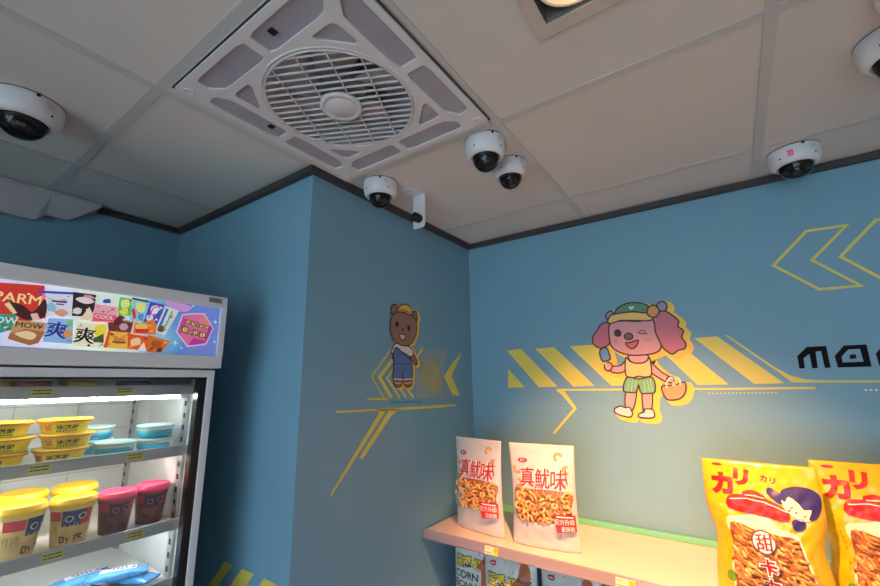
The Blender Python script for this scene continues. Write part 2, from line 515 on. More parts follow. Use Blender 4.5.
# ------------------------------------------------------------------ recessed spotlight
LAMPW = mat('lamp_frame_enamel', rgb(188, 182, 176), .4)
def spotlight(x, y, aim, watts, label, angle, colour):
    lamp = tag(empty('recessed_spotlight', (x, y, H)), label, 'ceiling light', 'recessed ceiling spotlights')
    m = MB(); prism_holes(m, [sq(.100), sq(.072)], -.004, .0015); m.build('lamp_frame', LAMPW, lamp)
    m = MB()
    for a, b in (((-.076, -.076, .0), (-.072, .076, .10)), ((.072, -.076, .0), (.076, .076, .10)), ((-.072, -.076, .0), (.072, -.072, .10)), ((-.072, .072, .0), (.072, .076, .10)), ((-.076, -.076, .10), (.076, .076, .104))):
        m.box(a, b)
    m.build('lamp_box', mat('lamp_box_grey', rgb(120, 112, 104), .5), lamp)
    bowl = MB()
    bowl.lathe([(.066, .004), (.067, .010), (.060, .035), (.040, .062), (.018, .070)], 36, cap0=False)
    bowl.lathe([(.061, .004), (.066, .004)], 36, cap0=False, cap1=False)
    bowl.build('lamp_bowl', mat('lamp_reflector_white', rgb(250, 232, 206), .35), lamp)
    m = MB(); m.lathe([(.0, .022), (.012, .022), (.018, .028), (.018, .066)], 24)
    m.build('bulb', mat('bulb_glow', (1.0, .60, .30, 1), .4, emit=LAMP_GLOW), lamp)
    # the lamp's own beam
    sp = bpy.data.lights.new('spot_beam', 'SPOT'); sp.energy = watts; sp.color = colour
    sp.spot_size = math.radians(angle); sp.spot_blend = 1.0; sp.shadow_soft_size = .025
    so = bpy.data.objects.new('spot_beam', sp); COL.objects.link(so); so.parent = lamp
    so.location = (0, 0, -.003)
    so.rotation_euler = (Vector(aim) - Vector((x, y, H))).to_track_quat('-Z', 'Y').to_euler()
spotlight(.305, -.305, SPOT_AIM, SPOT_W, 'square recessed ceiling spotlight with glowing warm lamp bowl, beside the fan', SPOT_ANGLE, (1.0, .45, .17))
for k, (x, y) in enumerate(ADDED_LAMPS):  # added out of view to warm the ceiling and right wall
    spotlight(x, y, (x, y, 0), ADDED_LAMP_W[k], ('added unseen warm spotlight above the aisle, nearer the window', 'added unseen warm spotlight above the right-hand shelves, nearer the far wall')[k], 140, ((1.0, .86, .72), (1.0, .58, .30))[k])

# ------------------------------------------------------------------ dome security cameras
CAMW = mat('camera_white_plastic', rgb(216, 216, 220), .38)
CAMB = mat('camera_black_plastic', rgb(9, 9, 10), .35, spec=.3)
CLAB = mat('camera_print_grey', rgb(170, 170, 176), .5)
PINK = mat('pink_sticker', rgb(232, 110, 140), .5)
def dome_camera(loc, rz, label, scale=1.0, tilt=0.0, sticker=None, tall=1.0):
    t = tag(empty('dome_camera', loc, rz), label, 'security camera', 'dome security cameras on the ceiling')
    t.scale = (scale, scale, scale * tall)
    R0 = .060
    m = MB(); m.lathe([(R0, 0), (R0 + .001, -.004), (R0 + .001, -.014), (R0, -.030), (R0 - .003, -.040), (R0 - .009, -.047), (.045, -.050), (.0415, -.049), (.040, -.042)], 48, cap1=False)
    m.build('housing', CAMW, t)
    m = MB(); m.lathe([(R0 + .0014, -.0005), (R0 + .0014, -.003)], 48, cap0=False, cap1=False); m.build('gasket', mat('camera_gasket', rgb(96, 96, 98), .6), t)
    m = MB(); m.lathe([(.040, -.045), (.039, -.056), (.034, -.068), (.024, -.078), (.011, -.0835), (.0, -.0845)], 36, cap0=False); m.build('bubble', BUBBLE, t)
    # inner hood: a dark shroud, cut so the lens ball peeps out towards the front (-y)
    m = MB(); m.lathe([(.0395, -.041), (.0385, -.052), (.035, -.057), (.026, -.0585), (.0, -.0585)], 36); m.build('shroud', CAMB, t)
    m = MB(); m.lathe([(.0, -.0785), (.009, -.077), (.017, -.072), (.0215, -.064), (.0222, -.057), (.020, -.046)], 32, o=(0, -.003, 0)); ball = m.build('lens_ball', CAMB, t)
    m = MB(); m.lathe([(.0, -.0262), (.006, -.0257), (.0085, -.0242), (.0095, -.018)], 20, axis='y', o=(0, -.002, -.063)); m.build('lens', mat('lens_glass', rgb(36, 30, 34), .05, coat=1.0), ball)
    for k, (a, z) in enumerate(((-2.2, -.034), (-.75, -.034), (1.0, -.034), (2.4, -.034))):
        m = MB(); x, y = (R0 - .003) * math.cos(a), (R0 - .003) * math.sin(a)
        m.lathe([(.0, -.0025), (.0027, -.002), (.0027, .004)], 10, axis='y', o=(0, 0, 0))
        c, s_ = math.cos(a + PI / 2), math.sin(a + PI / 2)
        m.v = [(p[0] * c - p[1] * s_ + x, p[0] * s_ + p[1] * c + y, p[2] + z) for p in m.v]
        m.build('screw', BLACKM, t)
    # notch at the rim
    a = -1.25
    m = MB(); x, y = (R0 + .0005) * math.cos(a), (R0 + .0005) * math.sin(a); m.box((x - .003, y - .003, -.0085), (x + .003, y + .003, -.002)); m.build('notch', BLACKM, t)
    # printed text lines wrapped on the housing
    m = MB()
    for i in range(4):
        a0, a1 = -1.02, -1.02 + .30 - .05 * (i % 2); z = -.010 - i * .0035
        for j in range(5):
            b0 = a0 + (a1 - a0) * j / 5; b1 = a0 + (a1 - a0) * (j + 1) / 5; r = R0 + .0016
            m.add([(r * math.cos(b0), r * math.sin(b0), z), (r * math.cos(b1), r * math.sin(b1), z), (r * math.cos(b1), r * math.sin(b1), z - .0012), (r * math.cos(b0), r * math.sin(b0), z - .0012)], [(0, 1, 2, 3)])
    m.build('printed_lines', CLAB, t)
    if sticker:
        m = MB(); a = -1.75; r = R0 - .0015
        vs = []
        for zz, rr in ((-.018, R0 + .0006), (-.036, R0 - .0012)):
            for b in (-.11, .11): vs.append(((rr + .0008) * math.cos(a + b), (rr + .0008) * math.sin(a + b), zz))
        m.add(vs, [(0, 1, 3, 2)]); m.build('sticker', PINK, t)
    return t
def face_cam(x, y, off=0.0):          # rotate so local -y looks at the photographer's side of the room
    return math.atan2(-.93 - y, .45 - x) + PI / 2 + off
for (x, y, s_, off, lab, stk, tl) in (
        (-.933, -.776, 1.22, -.1, 'large white dome camera on the ceiling tile beside the fan, above the freezer', False, .95),
        (-.507, .073, 1.0, -.35, 'white dome camera beside the small bracket sensor, close to the pillar cornice', False, 1.12),
        (-.072, .065, 1.0, .05, 'white dome camera at the corner of the ceiling fan panel, one of a close pair', False, 1.15),
        (-.069, .226, .92, .1, 'smaller white dome camera paired with another, on the side away from the fan', False, 1.15),
        (.698, .695, 1.10, .1, 'white dome camera with a pink sticker close to the right wall cornice', True, .98),
        (.824, .235, 1.06, .3, 'white dome camera on the tile in front of the pink-stickered camera', False, 1.05),
        (.815, .050, 1.0, .2, 'white dome camera standing farthest from the walls, behind another dome camera', False, 1.0)):
    dome_camera((x, y, H + .0035), face_cam(x, y, off), lab, s_, sticker=stk, tall=tl)

# ------------------------------------------------------------------ small sensor on an angle bracket
br = tag(empty('bracket_sensor', (-.452, .206, H + .0035)), 'small black sensor eye on a white angle bracket by the cornice', 'sensor')
br.rotation_euler.z = math.radians(87)
m = MB(); m.box((-.052, -.029, -.003), (.024, .029, 0), bev=.001); m.build('ceiling_plate', CAMW, br)
m = MB()
pts = [(-.029, -.003), (.029, -.003), (.029, -.128), (.022, -.137), (-.022, -.137), (-.029, -.128)]
m.prism(pts, lambda u, v, d: (.021 + d, u, v), 0, .003); m.build('hanging_plate', CAMW, br)
m = MB(); m.lathe([(.004, 0), (.004, -.0015)], 12, o=(-.028, 0, -.003)); m.build('screw', GREYM, br)
m = MB(); m.lathe([(.013, .021), (.0165, .019), (.0175, .006), (.0175, -.010), (.015, -.013), (.006, -.013), (.005, -.010)], 28, axis='x', o=(0, -.004, -.102)); e = m.build('sensor_eye', BLACKM, br)

# ------------------------------------------------------------------ sloping boxing against the left wall
bx = tag(empty('ceiling_boxing', (XL, -.50, H)), 'pale sloping boxing panel with stepped edge against the left wall', 'panel')
m = MB()
# sections along y: (y, x_front, x_low, z_low)
def section(y, zl): return [(.060, y, .0), (.060, y, -.014), (.0235, y, zl), (.0005, y, zl), (.0005, y, .0)]
ys = [(.045, -.02), (-.035, -.085), (-.100, -.085), (-.125, -.112), (-.9, -.112)]
vs = [p for y, zl in ys for p in section(y, zl)]
fs = [tuple(range(5)), tuple(range(20, 25))]
for i in range(4):
    for k in range(5): fs.append((i * 5 + k, i * 5 + (k + 1) % 5, (i + 1) * 5 + (k + 1) % 5, (i + 1) * 5 + k))
m.add(vs, fs); m.build('panel', mat('boxing_white', rgb(186, 180, 182), .6), bx)
m = MB(); m.box((.0605, -.9, -.006), (.0635, .045, -.001)); m.build('edge_strip', BAR, bx)

# ------------------------------------------------------------------ wall print (thin vinyl on the walls)
OUT = mat('print_outline_dark', rgb(58, 38, 36), .5)
def fig_part(pr, parent, name, pts, col, layer, smooth=True, ow=.0054, sub=4, label=None):
    """one drawn shape with its dark contour"""
    p = smooth_loop(pts, sub) if smooth else pts
    mb = MB(); pr.poly(mb, p, layer, 0)
    if ow: pr.stroke(mb, p, ow, layer + .5, 1, True)
    o = mb.build(name, [mat('print_%d_%d_%d' % col, rgb(*col), .5), OUT], parent, fix=False)
    if label: o['label'] = label
    return o
def flat(pr, parent, name, polys, m, layer=0):
    mb = MB()
    for p in polys: pr.poly(mb, p, layer)
    return mb.build(name, m, parent, fix=False)

PA = Print(FA); PB = Print(FB); PP = Print(FP)
# --- striped band on the right wall
band = tag(empty('striped_wall_graphic', (0, YA, 1.66)), 'yellow slanted stripes with thin lines and dots on the right wall', 'wall graphic')
def keep(root, fn):          # parts are drawn in room coordinates, the root stands at the graphic's base
    for c in fn():
        c.parent = root; c.matrix_parent_inverse = Matrix.Translation(-Vector(root.location))
def band_parts():
    L = []
    for pts in ([(-0.4141, 1.7574), (-0.3347, 1.6728), (-0.4186, 1.6708)], [(-0.4169, 1.8435), (-0.3437, 1.8465), (-0.1821, 1.6748), (-0.2683, 1.6726)],
                [(-0.2747, 1.8437), (-0.1878, 1.8468), (-0.0256, 1.6783), (-0.1147, 1.6754)], [(-0.1182, 1.8462), (-0.0016, 1.8465), (0.1458, 1.68), (0.0399, 1.6779)],
                [(0.2028, 1.846), (0.282, 1.8477), (0.4308, 1.6807), (0.3383, 1.6789)], [(0.3484, 1.8487), (0.4196, 1.8499), (0.5826, 1.6832), (0.5033, 1.6815)]):
        L.append(flat(PA, None, 'stripe', [pts], YEL))
    L.append(flat(PA, None, 'base_line', [[(-0.1894, 1.6655), (0.1443, 1.6664), (0.4621, 1.669), (0.659, 1.671), (0.658, 1.6644), (0.4612, 1.6626), (0.1436, 1.6595), (-0.1847, 1.6575)]], YEL))
    L.append(flat(PA, None, 'bent_line', [[(-0.19, 1.6575), (-0.1541, 1.6559), (-0.1064, 1.5862), (-0.2113, 1.4766), (-0.2175, 1.482), (-0.1207, 1.5858), (-0.1723, 1.6462)]], YEL, 1))
    L.append(flat(PA, None, 'swoosh', [[(0.444, 1.851), (0.4501, 1.8527), (0.5668, 1.7348), (0.6017, 1.7084), (0.6324, 1.6961), (0.6659, 1.6918), (0.8077, 1.6898), (1.0363, 1.693), (1.0352, 1.6872), (0.8066, 1.6836), (0.6527, 1.6845), (0.6034, 1.6859), (0.5793, 1.7131)]], YEL))
    mb = MB()
    for k in range(18):
        c = [(0.369, 1.6493), (0.3808, 1.6495), (0.3926, 1.6498), (0.4043, 1.65), (0.4159, 1.6502), (0.4273, 1.6504), (0.4387, 1.6506), (0.45, 1.6508), (0.4611, 1.651), (0.4722, 1.6512), (0.4832, 1.6514), (0.4941, 1.6517), (0.5049, 1.6519), (0.5156, 1.6521), (0.5262, 1.6523), (0.5367, 1.6524), (0.5471, 1.6526), (0.5575, 1.6528)][k]; PA.poly(mb, circle(c, .0026, 8), 0)
    L.append(mb.build('dot_row', YEL, None, fix=False)); L[-1]['kind'] = 'stuff'
    mb = MB()
    for c in [(-0.4006, 1.5812), (-0.3792, 1.5817), (-0.3669, 1.582), (-0.3449, 1.5825), (-0.2981, 1.5836), (-0.2461, 1.5849), (-0.2257, 1.5854), (-0.2055, 1.5858), (-0.1878, 1.5863), (-0.1703, 1.5867), (-0.1529, 1.5871), (-0.1375, 1.5875)]:
        PA.poly(mb, circle(c, .0024, 6), 0)
    for c in [(0.7729, 1.6614), (0.7837, 1.6614), (0.7954, 1.6614), (0.8071, 1.6614), (0.8196, 1.6614)]: PA.poly(mb, circle(c, .0034, 10), 0, 1)
    L.append(mb.build('small_marks', [mat('mark_grey', rgb(170, 180, 170), .5), mat('mark_white', rgb(225, 225, 220), .5)], None, fix=False)); L[-1]['kind'] = 'stuff'
    return L
keep(band, band_parts)

# --- two outlined arrows
def outline_arrow(pts, label):
    t = tag(empty('outlined_arrow', (pts[0][0], YA, pts[0][1])), label, 'wall graphic', 'outlined arrows on the right wall')
    def f():
        mb = MB(); PA.stroke(mb, pts, .0085, 0, 0, True); return [mb.build('outline', YEL, None, fix=False)]
    keep(t, f)
outline_arrow([(0.6132, 2.0822), (0.7152, 2.185), (0.8143, 2.183), (0.7142, 2.0828), (0.8148, 1.9811), (0.7173, 1.9825)], 'yellow outlined arrow wholly clear of its neighbour, above the black lettering')
outline_arrow([(0.7838, 2.0822), (0.8824, 2.1842), (0.9804, 2.1811), (0.8785, 2.0825), (0.9765, 1.9804), (0.8784, 1.98)], 'yellow outlined arrow following behind the first, farther along the right wall')

# --- black lettering
LET = mat('lettering_black', rgb(14, 14, 16), .8, spec=.2)
lt = tag(empty('wall_lettering', (0.6294, 0.8615, 1.7249)), 'angular black techno lettering on the right wall', 'lettering')
def letters():
    L = []
    mb = MB()
    PA.poly(mb, [(0.6291, 1.7698), (0.6569, 1.798), (0.7044, 1.7988), (0.7046, 1.7301), (0.6909, 1.7295), (0.69, 1.783), (0.6768, 1.7821), (0.6735, 1.73), (0.6601, 1.7295), (0.6604, 1.7755), (0.6437, 1.7621), (0.6425, 1.73), (0.6285, 1.7294)], 0)
    L.append(mb.build('letter_m', LET, None, fix=False))
    mb = MB()
    PA.ring(mb, [(0.7192, 1.7658), (0.7456, 1.7976), (0.7965, 1.7979), (0.7966, 1.7307), (0.7212, 1.7302)], [(0.7351, 1.7635), (0.7539, 1.785), (0.78, 1.7851), (0.7815, 1.7462), (0.7346, 1.7452)], 0)
    PA.poly(mb, [(0.7536, 1.7682), (0.7681, 1.7697), (0.7674, 1.7562), (0.7527, 1.7553)], 0)
    L.append(mb.build('letter_a', LET, None, fix=False))
    mb = MB()
    PA.ring(mb, [(0.8117, 1.7694), (0.8366, 1.7979), (0.8864, 1.7983), (0.8862, 1.7339), (0.8137, 1.7319)], [(0.8272, 1.7672), (0.8451, 1.786), (0.8701, 1.7863), (0.8715, 1.7475), (0.8268, 1.7463)], 0)
    L.append(mb.build('letter_o', LET, None, fix=False))
    return L
keep(lt, letters)

# --- cartoon child figure with a cap, ice lolly and basket
G8 = lambda s: s
fig = tag(empty('girl_figure_print', (0.1326, 0.8615, 1.5560)), 'cartoon pink figure with green cap, ice lolly and basket on the wall', 'wall graphic')
def girl():
    L = []
    S = [('hair_tuft', [(0.0548, 1.93), (0.0211, 1.928), (0.0043, 1.9041), (-0.0154, 1.8804), (-0.0152, 1.8501), (0.0074, 1.8318), (0.0287, 1.8346), (0.0524, 1.8557)], (200, 112, 128), 4),
         ('hair_tuft', [(0.2272, 1.9522), (0.2615, 1.9599), (0.2879, 1.9403), (0.3052, 1.9164), (0.3012, 1.8966), (0.3165, 1.879), (0.3088, 1.8542), (0.3187, 1.8321), (0.3131, 1.8119), (0.2922, 1.8068), (0.2708, 1.7935), (0.2536, 1.8052), (0.2415, 1.8204), (0.2313, 1.8394), (0.2257, 1.863), (0.2183, 1.8869), (0.2168, 1.92)], (200, 112, 128), 4),
         ('pompom', [(0.2576, 1.9983), (0.2715, 1.9891), (0.2728, 1.9719), (0.2613, 1.9581), (0.2451, 1.9617), (0.2376, 1.9778), (0.2435, 1.9924)], (150, 138, 176), 3),
         ('pompom', [(0.0644, 1.9813), (0.0774, 1.9699), (0.0798, 1.9556), (0.0701, 1.9425), (0.0542, 1.9441), (0.044, 1.9572), (0.0493, 1.9728)], (150, 138, 176), 3),
         ('leg', [(0.0941, 1.6592), (0.1307, 1.6592), (0.1121, 1.5884), (0.0851, 1.5877)], (222, 156, 156), 5),
         ('leg', [(0.1529, 1.6592), (0.1856, 1.6593), (0.1744, 1.5794), (0.1494, 1.5787)], (222, 156, 156), 5),
         ('shoe', [(0.0452, 1.5894), (0.0685, 1.5992), (0.0821, 1.5931), (0.099, 1.5953), (0.1079, 1.573), (0.0978, 1.5583), (0.065, 1.5635), (0.0445, 1.5738)], (226, 204, 204), 6),
         ('shoe', [(0.1308, 1.571), (0.1494, 1.5787), (0.1539, 1.5895), (0.1803, 1.5884), (0.1852, 1.5667), (0.177, 1.5585), (0.1553, 1.5569), (0.1296, 1.5594)], (226, 204, 204), 6),
         ('arm', [(0.1081, 1.7804), (0.0843, 1.7576), (0.0492, 1.7539), (0.0453, 1.733), (0.0814, 1.7283), (0.1082, 1.7464)], (222, 156, 156), 6),
         ('hand', [(0.0368, 1.7707), (0.0483, 1.7645), (0.0508, 1.7519), (0.0423, 1.7397), (0.0291, 1.7381), (0.0206, 1.748), (0.0239, 1.7634)], (222, 156, 156), 8),
         ('arm', [(0.1895, 1.7789), (0.2007, 1.7583), (0.2269, 1.7277), (0.2535, 1.7067), (0.2435, 1.6892), (0.2087, 1.7111), (0.1864, 1.7351)], (222, 156, 156), 6),
         ('hand', [(0.2531, 1.7103), (0.2628, 1.7048), (0.2629, 1.6925), (0.2529, 1.6874), (0.2421, 1.691), (0.2419, 1.7034)], (222, 156, 156), 8),
         ('neck', [(0.1196, 1.7969), (0.1844, 1.7939), (0.1784, 1.7701), (0.1493, 1.762), (0.1215, 1.7723)], (222, 156, 156), 6),
         ('vest_top', [(0.105, 1.7853), (0.1181, 1.7734), (0.134, 1.7653), (0.1641, 1.7642), (0.1803, 1.7719), (0.1915, 1.7816), (0.1915, 1.7204), (0.1668, 1.71), (0.1459, 1.714), (0.1237, 1.7088), (0.0985, 1.7204)], (236, 196, 120), 7),
         ('shorts', [(0.1018, 1.7092), (0.1448, 1.703), (0.1934, 1.7077), (0.1968, 1.6557), (0.1728, 1.6485), (0.1469, 1.6502), (0.1414, 1.6792), (0.131, 1.6538), (0.1048, 1.6519), (0.0836, 1.661)], (118, 170, 124), 8),
         ('face', [(0.0593, 1.9276), (0.102, 1.9356), (0.1641, 1.9278), (0.2179, 1.9294), (0.2231, 1.8771), (0.2366, 1.828), (0.219, 1.8033), (0.176, 1.7952), (0.124, 1.7967), (0.0806, 1.8122), (0.0554, 1.8379), (0.0503, 1.8825)], (216, 152, 156), 9),
         ('cap_brim', [(0.0508, 1.9384), (0.0674, 1.9629), (0.1145, 1.9689), (0.1682, 1.9662), (0.2109, 1.9587), (0.2201, 1.9339), (0.1989, 1.9274), (0.1558, 1.9324), (0.1021, 1.9375), (0.0623, 1.9293)], (232, 196, 116), 11),
         ('cap_crown', [(0.0819, 1.9674), (0.1003, 1.9934), (0.1455, 2.0061), (0.1933, 1.9964), (0.2129, 1.9777), (0.2125, 1.9576), (0.1506, 1.9681), (0.1052, 1.9679)], (86, 140, 108), 12),
         ('pompom', [(0.2259, 1.9868), (0.2401, 1.9775), (0.2449, 1.9599), (0.2364, 1.9437), (0.2206, 1.9386), (0.2061, 1.9468), (0.202, 1.9645), (0.2107, 1.9809)], (216, 150, 84), 13),
         ('mouth', [(0.1111, 1.8452), (0.1273, 1.846), (0.1581, 1.8536), (0.1477, 1.8296), (0.1318, 1.821), (0.1169, 1.8314)], (206, 96, 96), 11),
         ('ice_lolly', [(0.0079, 1.816), (0.0207, 1.8301), (0.0376, 1.8282), (0.0445, 1.8024), (0.0466, 1.7848), (0.0328, 1.7776), (0.0176, 1.7763), (0.0094, 1.7903)], (108, 150, 190), 10),
         ('basket', [(0.2208, 1.6735), (0.2613, 1.6785), (0.2983, 1.6887), (0.2973, 1.6551), (0.2792, 1.6319), (0.2511, 1.6246), (0.2305, 1.6313)], (204, 152, 104), 7)]
    # yellow drop shadow, offset down and to the right behind the figure
    mb = MB()
    for i, (n, p, c, k) in enumerate(S):
        q = [(x + .014, z - .010) for x, z in smooth_loop(p, 3)]
        PA.poly(mb, q, .5 + i * .1)
        PA.stroke(mb, q, .020, .55 + i * .1, 0, True)
    L.append(mb.build('yellow_backing', YEL2, None, fix=False))
    for n, p, c, k in S: L.append(fig_part(PA, None, n, p, c, k))
    mb = MB()
    PA.poly(mb, smooth_loop([(0.0858, 1.9025), (0.0979, 1.8946), (0.0971, 1.8771), (0.0847, 1.8722), (0.0724, 1.8789), (0.0732, 1.8966)]), 11)
    PA.stroke(mb, [(0.1578, 1.8841), (0.178, 1.8778), (0.1935, 1.8775)], .004, 11); PA.stroke(mb, [(0.1653, 1.8892), (0.1793, 1.89), (0.1909, 1.8853)], .0035, 11)
    L.append(mb.build('eyes', OUT, None, fix=False))
    L.append(fig_part(PA, None, 'nose', [(0.1259, 1.8846), (0.1384, 1.876), (0.1379, 1.8626), (0.1231, 1.8578), (0.1103, 1.8645), (0.1117, 1.878)], (120, 86, 82), 11))
    mb = MB(); PA.stroke(mb, [(0.0271, 1.7769), (0.0286, 1.7526)], .007, 9.5); L.append(mb.build('lolly_stick', mat('lolly_stick_cream', rgb(214, 196, 168), .5), None, fix=False))
    mb = MB(); PA.stroke(mb, smooth_loop([(0.2379, 1.6681), (0.2404, 1.6901), (0.2551, 1.7067), (0.2647, 1.6943), (0.264, 1.675)], 4, False), .0055, 9)
    PA.stroke(mb, smooth_loop([(0.2593, 1.6751), (0.2652, 1.6986), (0.2771, 1.7064), (0.2837, 1.6958), (0.2832, 1.6784)], 4, False), .0055, 9)
    L.append(mb.build('basket_handle', mat('handle_cream', rgb(226, 206, 186), .5), None, fix=False))
    mb = MB()
    for q in ([(0.1097, 1.7007), (0.0994, 1.6592)], [(0.121, 1.6996), (0.113, 1.6555)], [(0.133, 1.6976), (0.1282, 1.6683)], [(0.1614, 1.6991), (0.1623, 1.6521)], [(0.1742, 1.6998), (0.1774, 1.6521)], [(0.1845, 1.7024), (0.1877, 1.6557)]): PA.stroke(mb, q, .003, 9)
    L.append(mb.build('shorts_stripes', mat('shorts_pale_green', rgb(158, 200, 158), .5), None, fix=False))
    mb = MB(); PA.poly(mb, [(0.1443, 1.9766), (0.1364, 1.9873), (0.1405, 1.9928), (0.1473, 1.9881), (0.1549, 1.9921), (0.1586, 1.9848)], 13.5); L.append(mb.build('cap_badge', mat('badge_pale', rgb(214, 222, 206), .5), None, fix=False))
    mb = MB(); PA.poly(mb, smooth_loop([(0.062, 1.8581), (0.0761, 1.86), (0.0829, 1.8547), (0.0696, 1.8507)]), 10.5); PA.poly(mb, smooth_loop([(0.1808, 1.8558), (0.1964, 1.8576), (0.206, 1.8522), (0.192, 1.8485)]), 10.5)
    L.append(mb.build('cheeks', mat('cheek_pink', rgb(206, 128, 140), .5), None, fix=False))
    return L
keep(fig, girl)

# --- bear figure and chevrons on the side of the pillar
bg = tag(empty('chevron_wall_graphic', (-0.6120, 0.3164, 1.4891)), 'yellow chevrons and branching lines on the pillar side wall', 'wall graphic')
def chev():
    L = []
    GREYP = mat('print_grey_panel', rgb(146, 160, 160), .5, noise=.10, nscale=14)
    L.append(flat(PB, None, 'grey_panel', [[(0.4627, 1.8339), (0.654, 1.8445), (0.6031, 1.7501), (0.6327, 1.6304), (0.419, 1.6383), (0.3993, 1.7321)]], GREYP))
    mb = MB(); PB.poly(mb, smooth_loop([(0.4888, 1.7956), (0.5575, 1.7818), (0.5905, 1.7092), (0.578, 1.6611), (0.4747, 1.6758), (0.4441, 1.7248)]), 1); L.append(mb.build('ochre_patch', mat('print_ochre', rgb(164, 162, 124), .5, noise=.12, nscale=10), None, fix=False))
    for pts, w in (([(0.2587, 1.8254), (0.1565, 1.7235), (0.2274, 1.6401)], .0062), ([(0.2681, 1.786), (0.1973, 1.721), (0.2644, 1.6454)], .015), ([(0.2902, 1.7667), (0.2379, 1.717), (0.3119, 1.6437)], .010), ([(0.317, 1.7602), (0.2803, 1.71), (0.3502, 1.6423)], .010), ([(0.3563, 1.7464), (0.3245, 1.7028), (0.3971, 1.6406)], .012),
                   ([(0.4548, 1.8398), (0.3992, 1.7847), (0.3705, 1.7318)], .012)):
        mb = MB(); PB.stroke(mb, pts, w, 2); L.append(mb.build('chevron', YEL, None, fix=False))
    L.append(flat(PB, None, 'chevron', [[(0.7747, 1.8422), (0.6966, 1.7946), (0.6143, 1.7255), (0.6818, 1.6419), (0.7458, 1.6382), (0.6753, 1.7275)]], YEL))
    mb = MB(); PB.stroke(mb, [(0.737, 1.8278), (0.6644, 1.7765)], .0025, 2); L.append(mb.build('thin_line', mat('mark_grey2', rgb(150, 170, 170), .5), None, fix=False))
    L.append(flat(PB, None, 'short_bar', [[(0.1385, 1.6487), (0.2436, 1.6448), (0.2438, 1.6381), (0.1388, 1.6423)]], YEL))
    L.append(flat(PB, None, 'teal_bar', [[(0.2563, 1.6335), (0.4539, 1.6281), (0.4539, 1.6191), (0.2565, 1.624)]], mat('print_teal', rgb(70, 140, 178), .5)))
    L.append(flat(PB, None, 'long_line', [[(-0.0017, 1.6141), (0.1849, 1.6093), (0.7087, 1.6009), (0.7116, 1.5924), (0.5268, 1.5927), (0.3302, 1.5981), (0.1851, 1.6028), (-0.0013, 1.6071)]], YEL))
    L.append(flat(PB, None, 'branch', [[(0.1811, 1.6082), (0.2404, 1.6061), (0.2208, 1.5862), (-0.0045, 1.3629), (-0.012, 1.3666), (0.1858, 1.5796), (0.2008, 1.594)]], YEL))
    L.append(flat(PB, None, 'branch', [[(0.2569, 1.6051), (0.3168, 1.6031), (0.2657, 1.5804), (0.1227, 1.4494), (0.1086, 1.4562), (0.2212, 1.5704)]], YEL))
    mb = MB()
    for k, c in enumerate([(0.4819, 1.5938), (0.5028, 1.5911), (0.5241, 1.5914), (0.5459, 1.5917), (0.5766, 1.5915), (0.611, 1.5912), (0.6465, 1.5909)]): PB.poly(mb, circle(c, .002, 6), .2, k % 2)
    L.append(mb.build('small_marks', [OUT, YEL], None, fix=False)); L[-1]['kind'] = 'stuff'
    return L
keep(bg, chev)
bear = tag(empty('bear_figure_print', (-0.6120, 0.3258, 1.6798)), 'cartoon brown bear in blue overalls and yellow cap on the pillar', 'wall graphic')
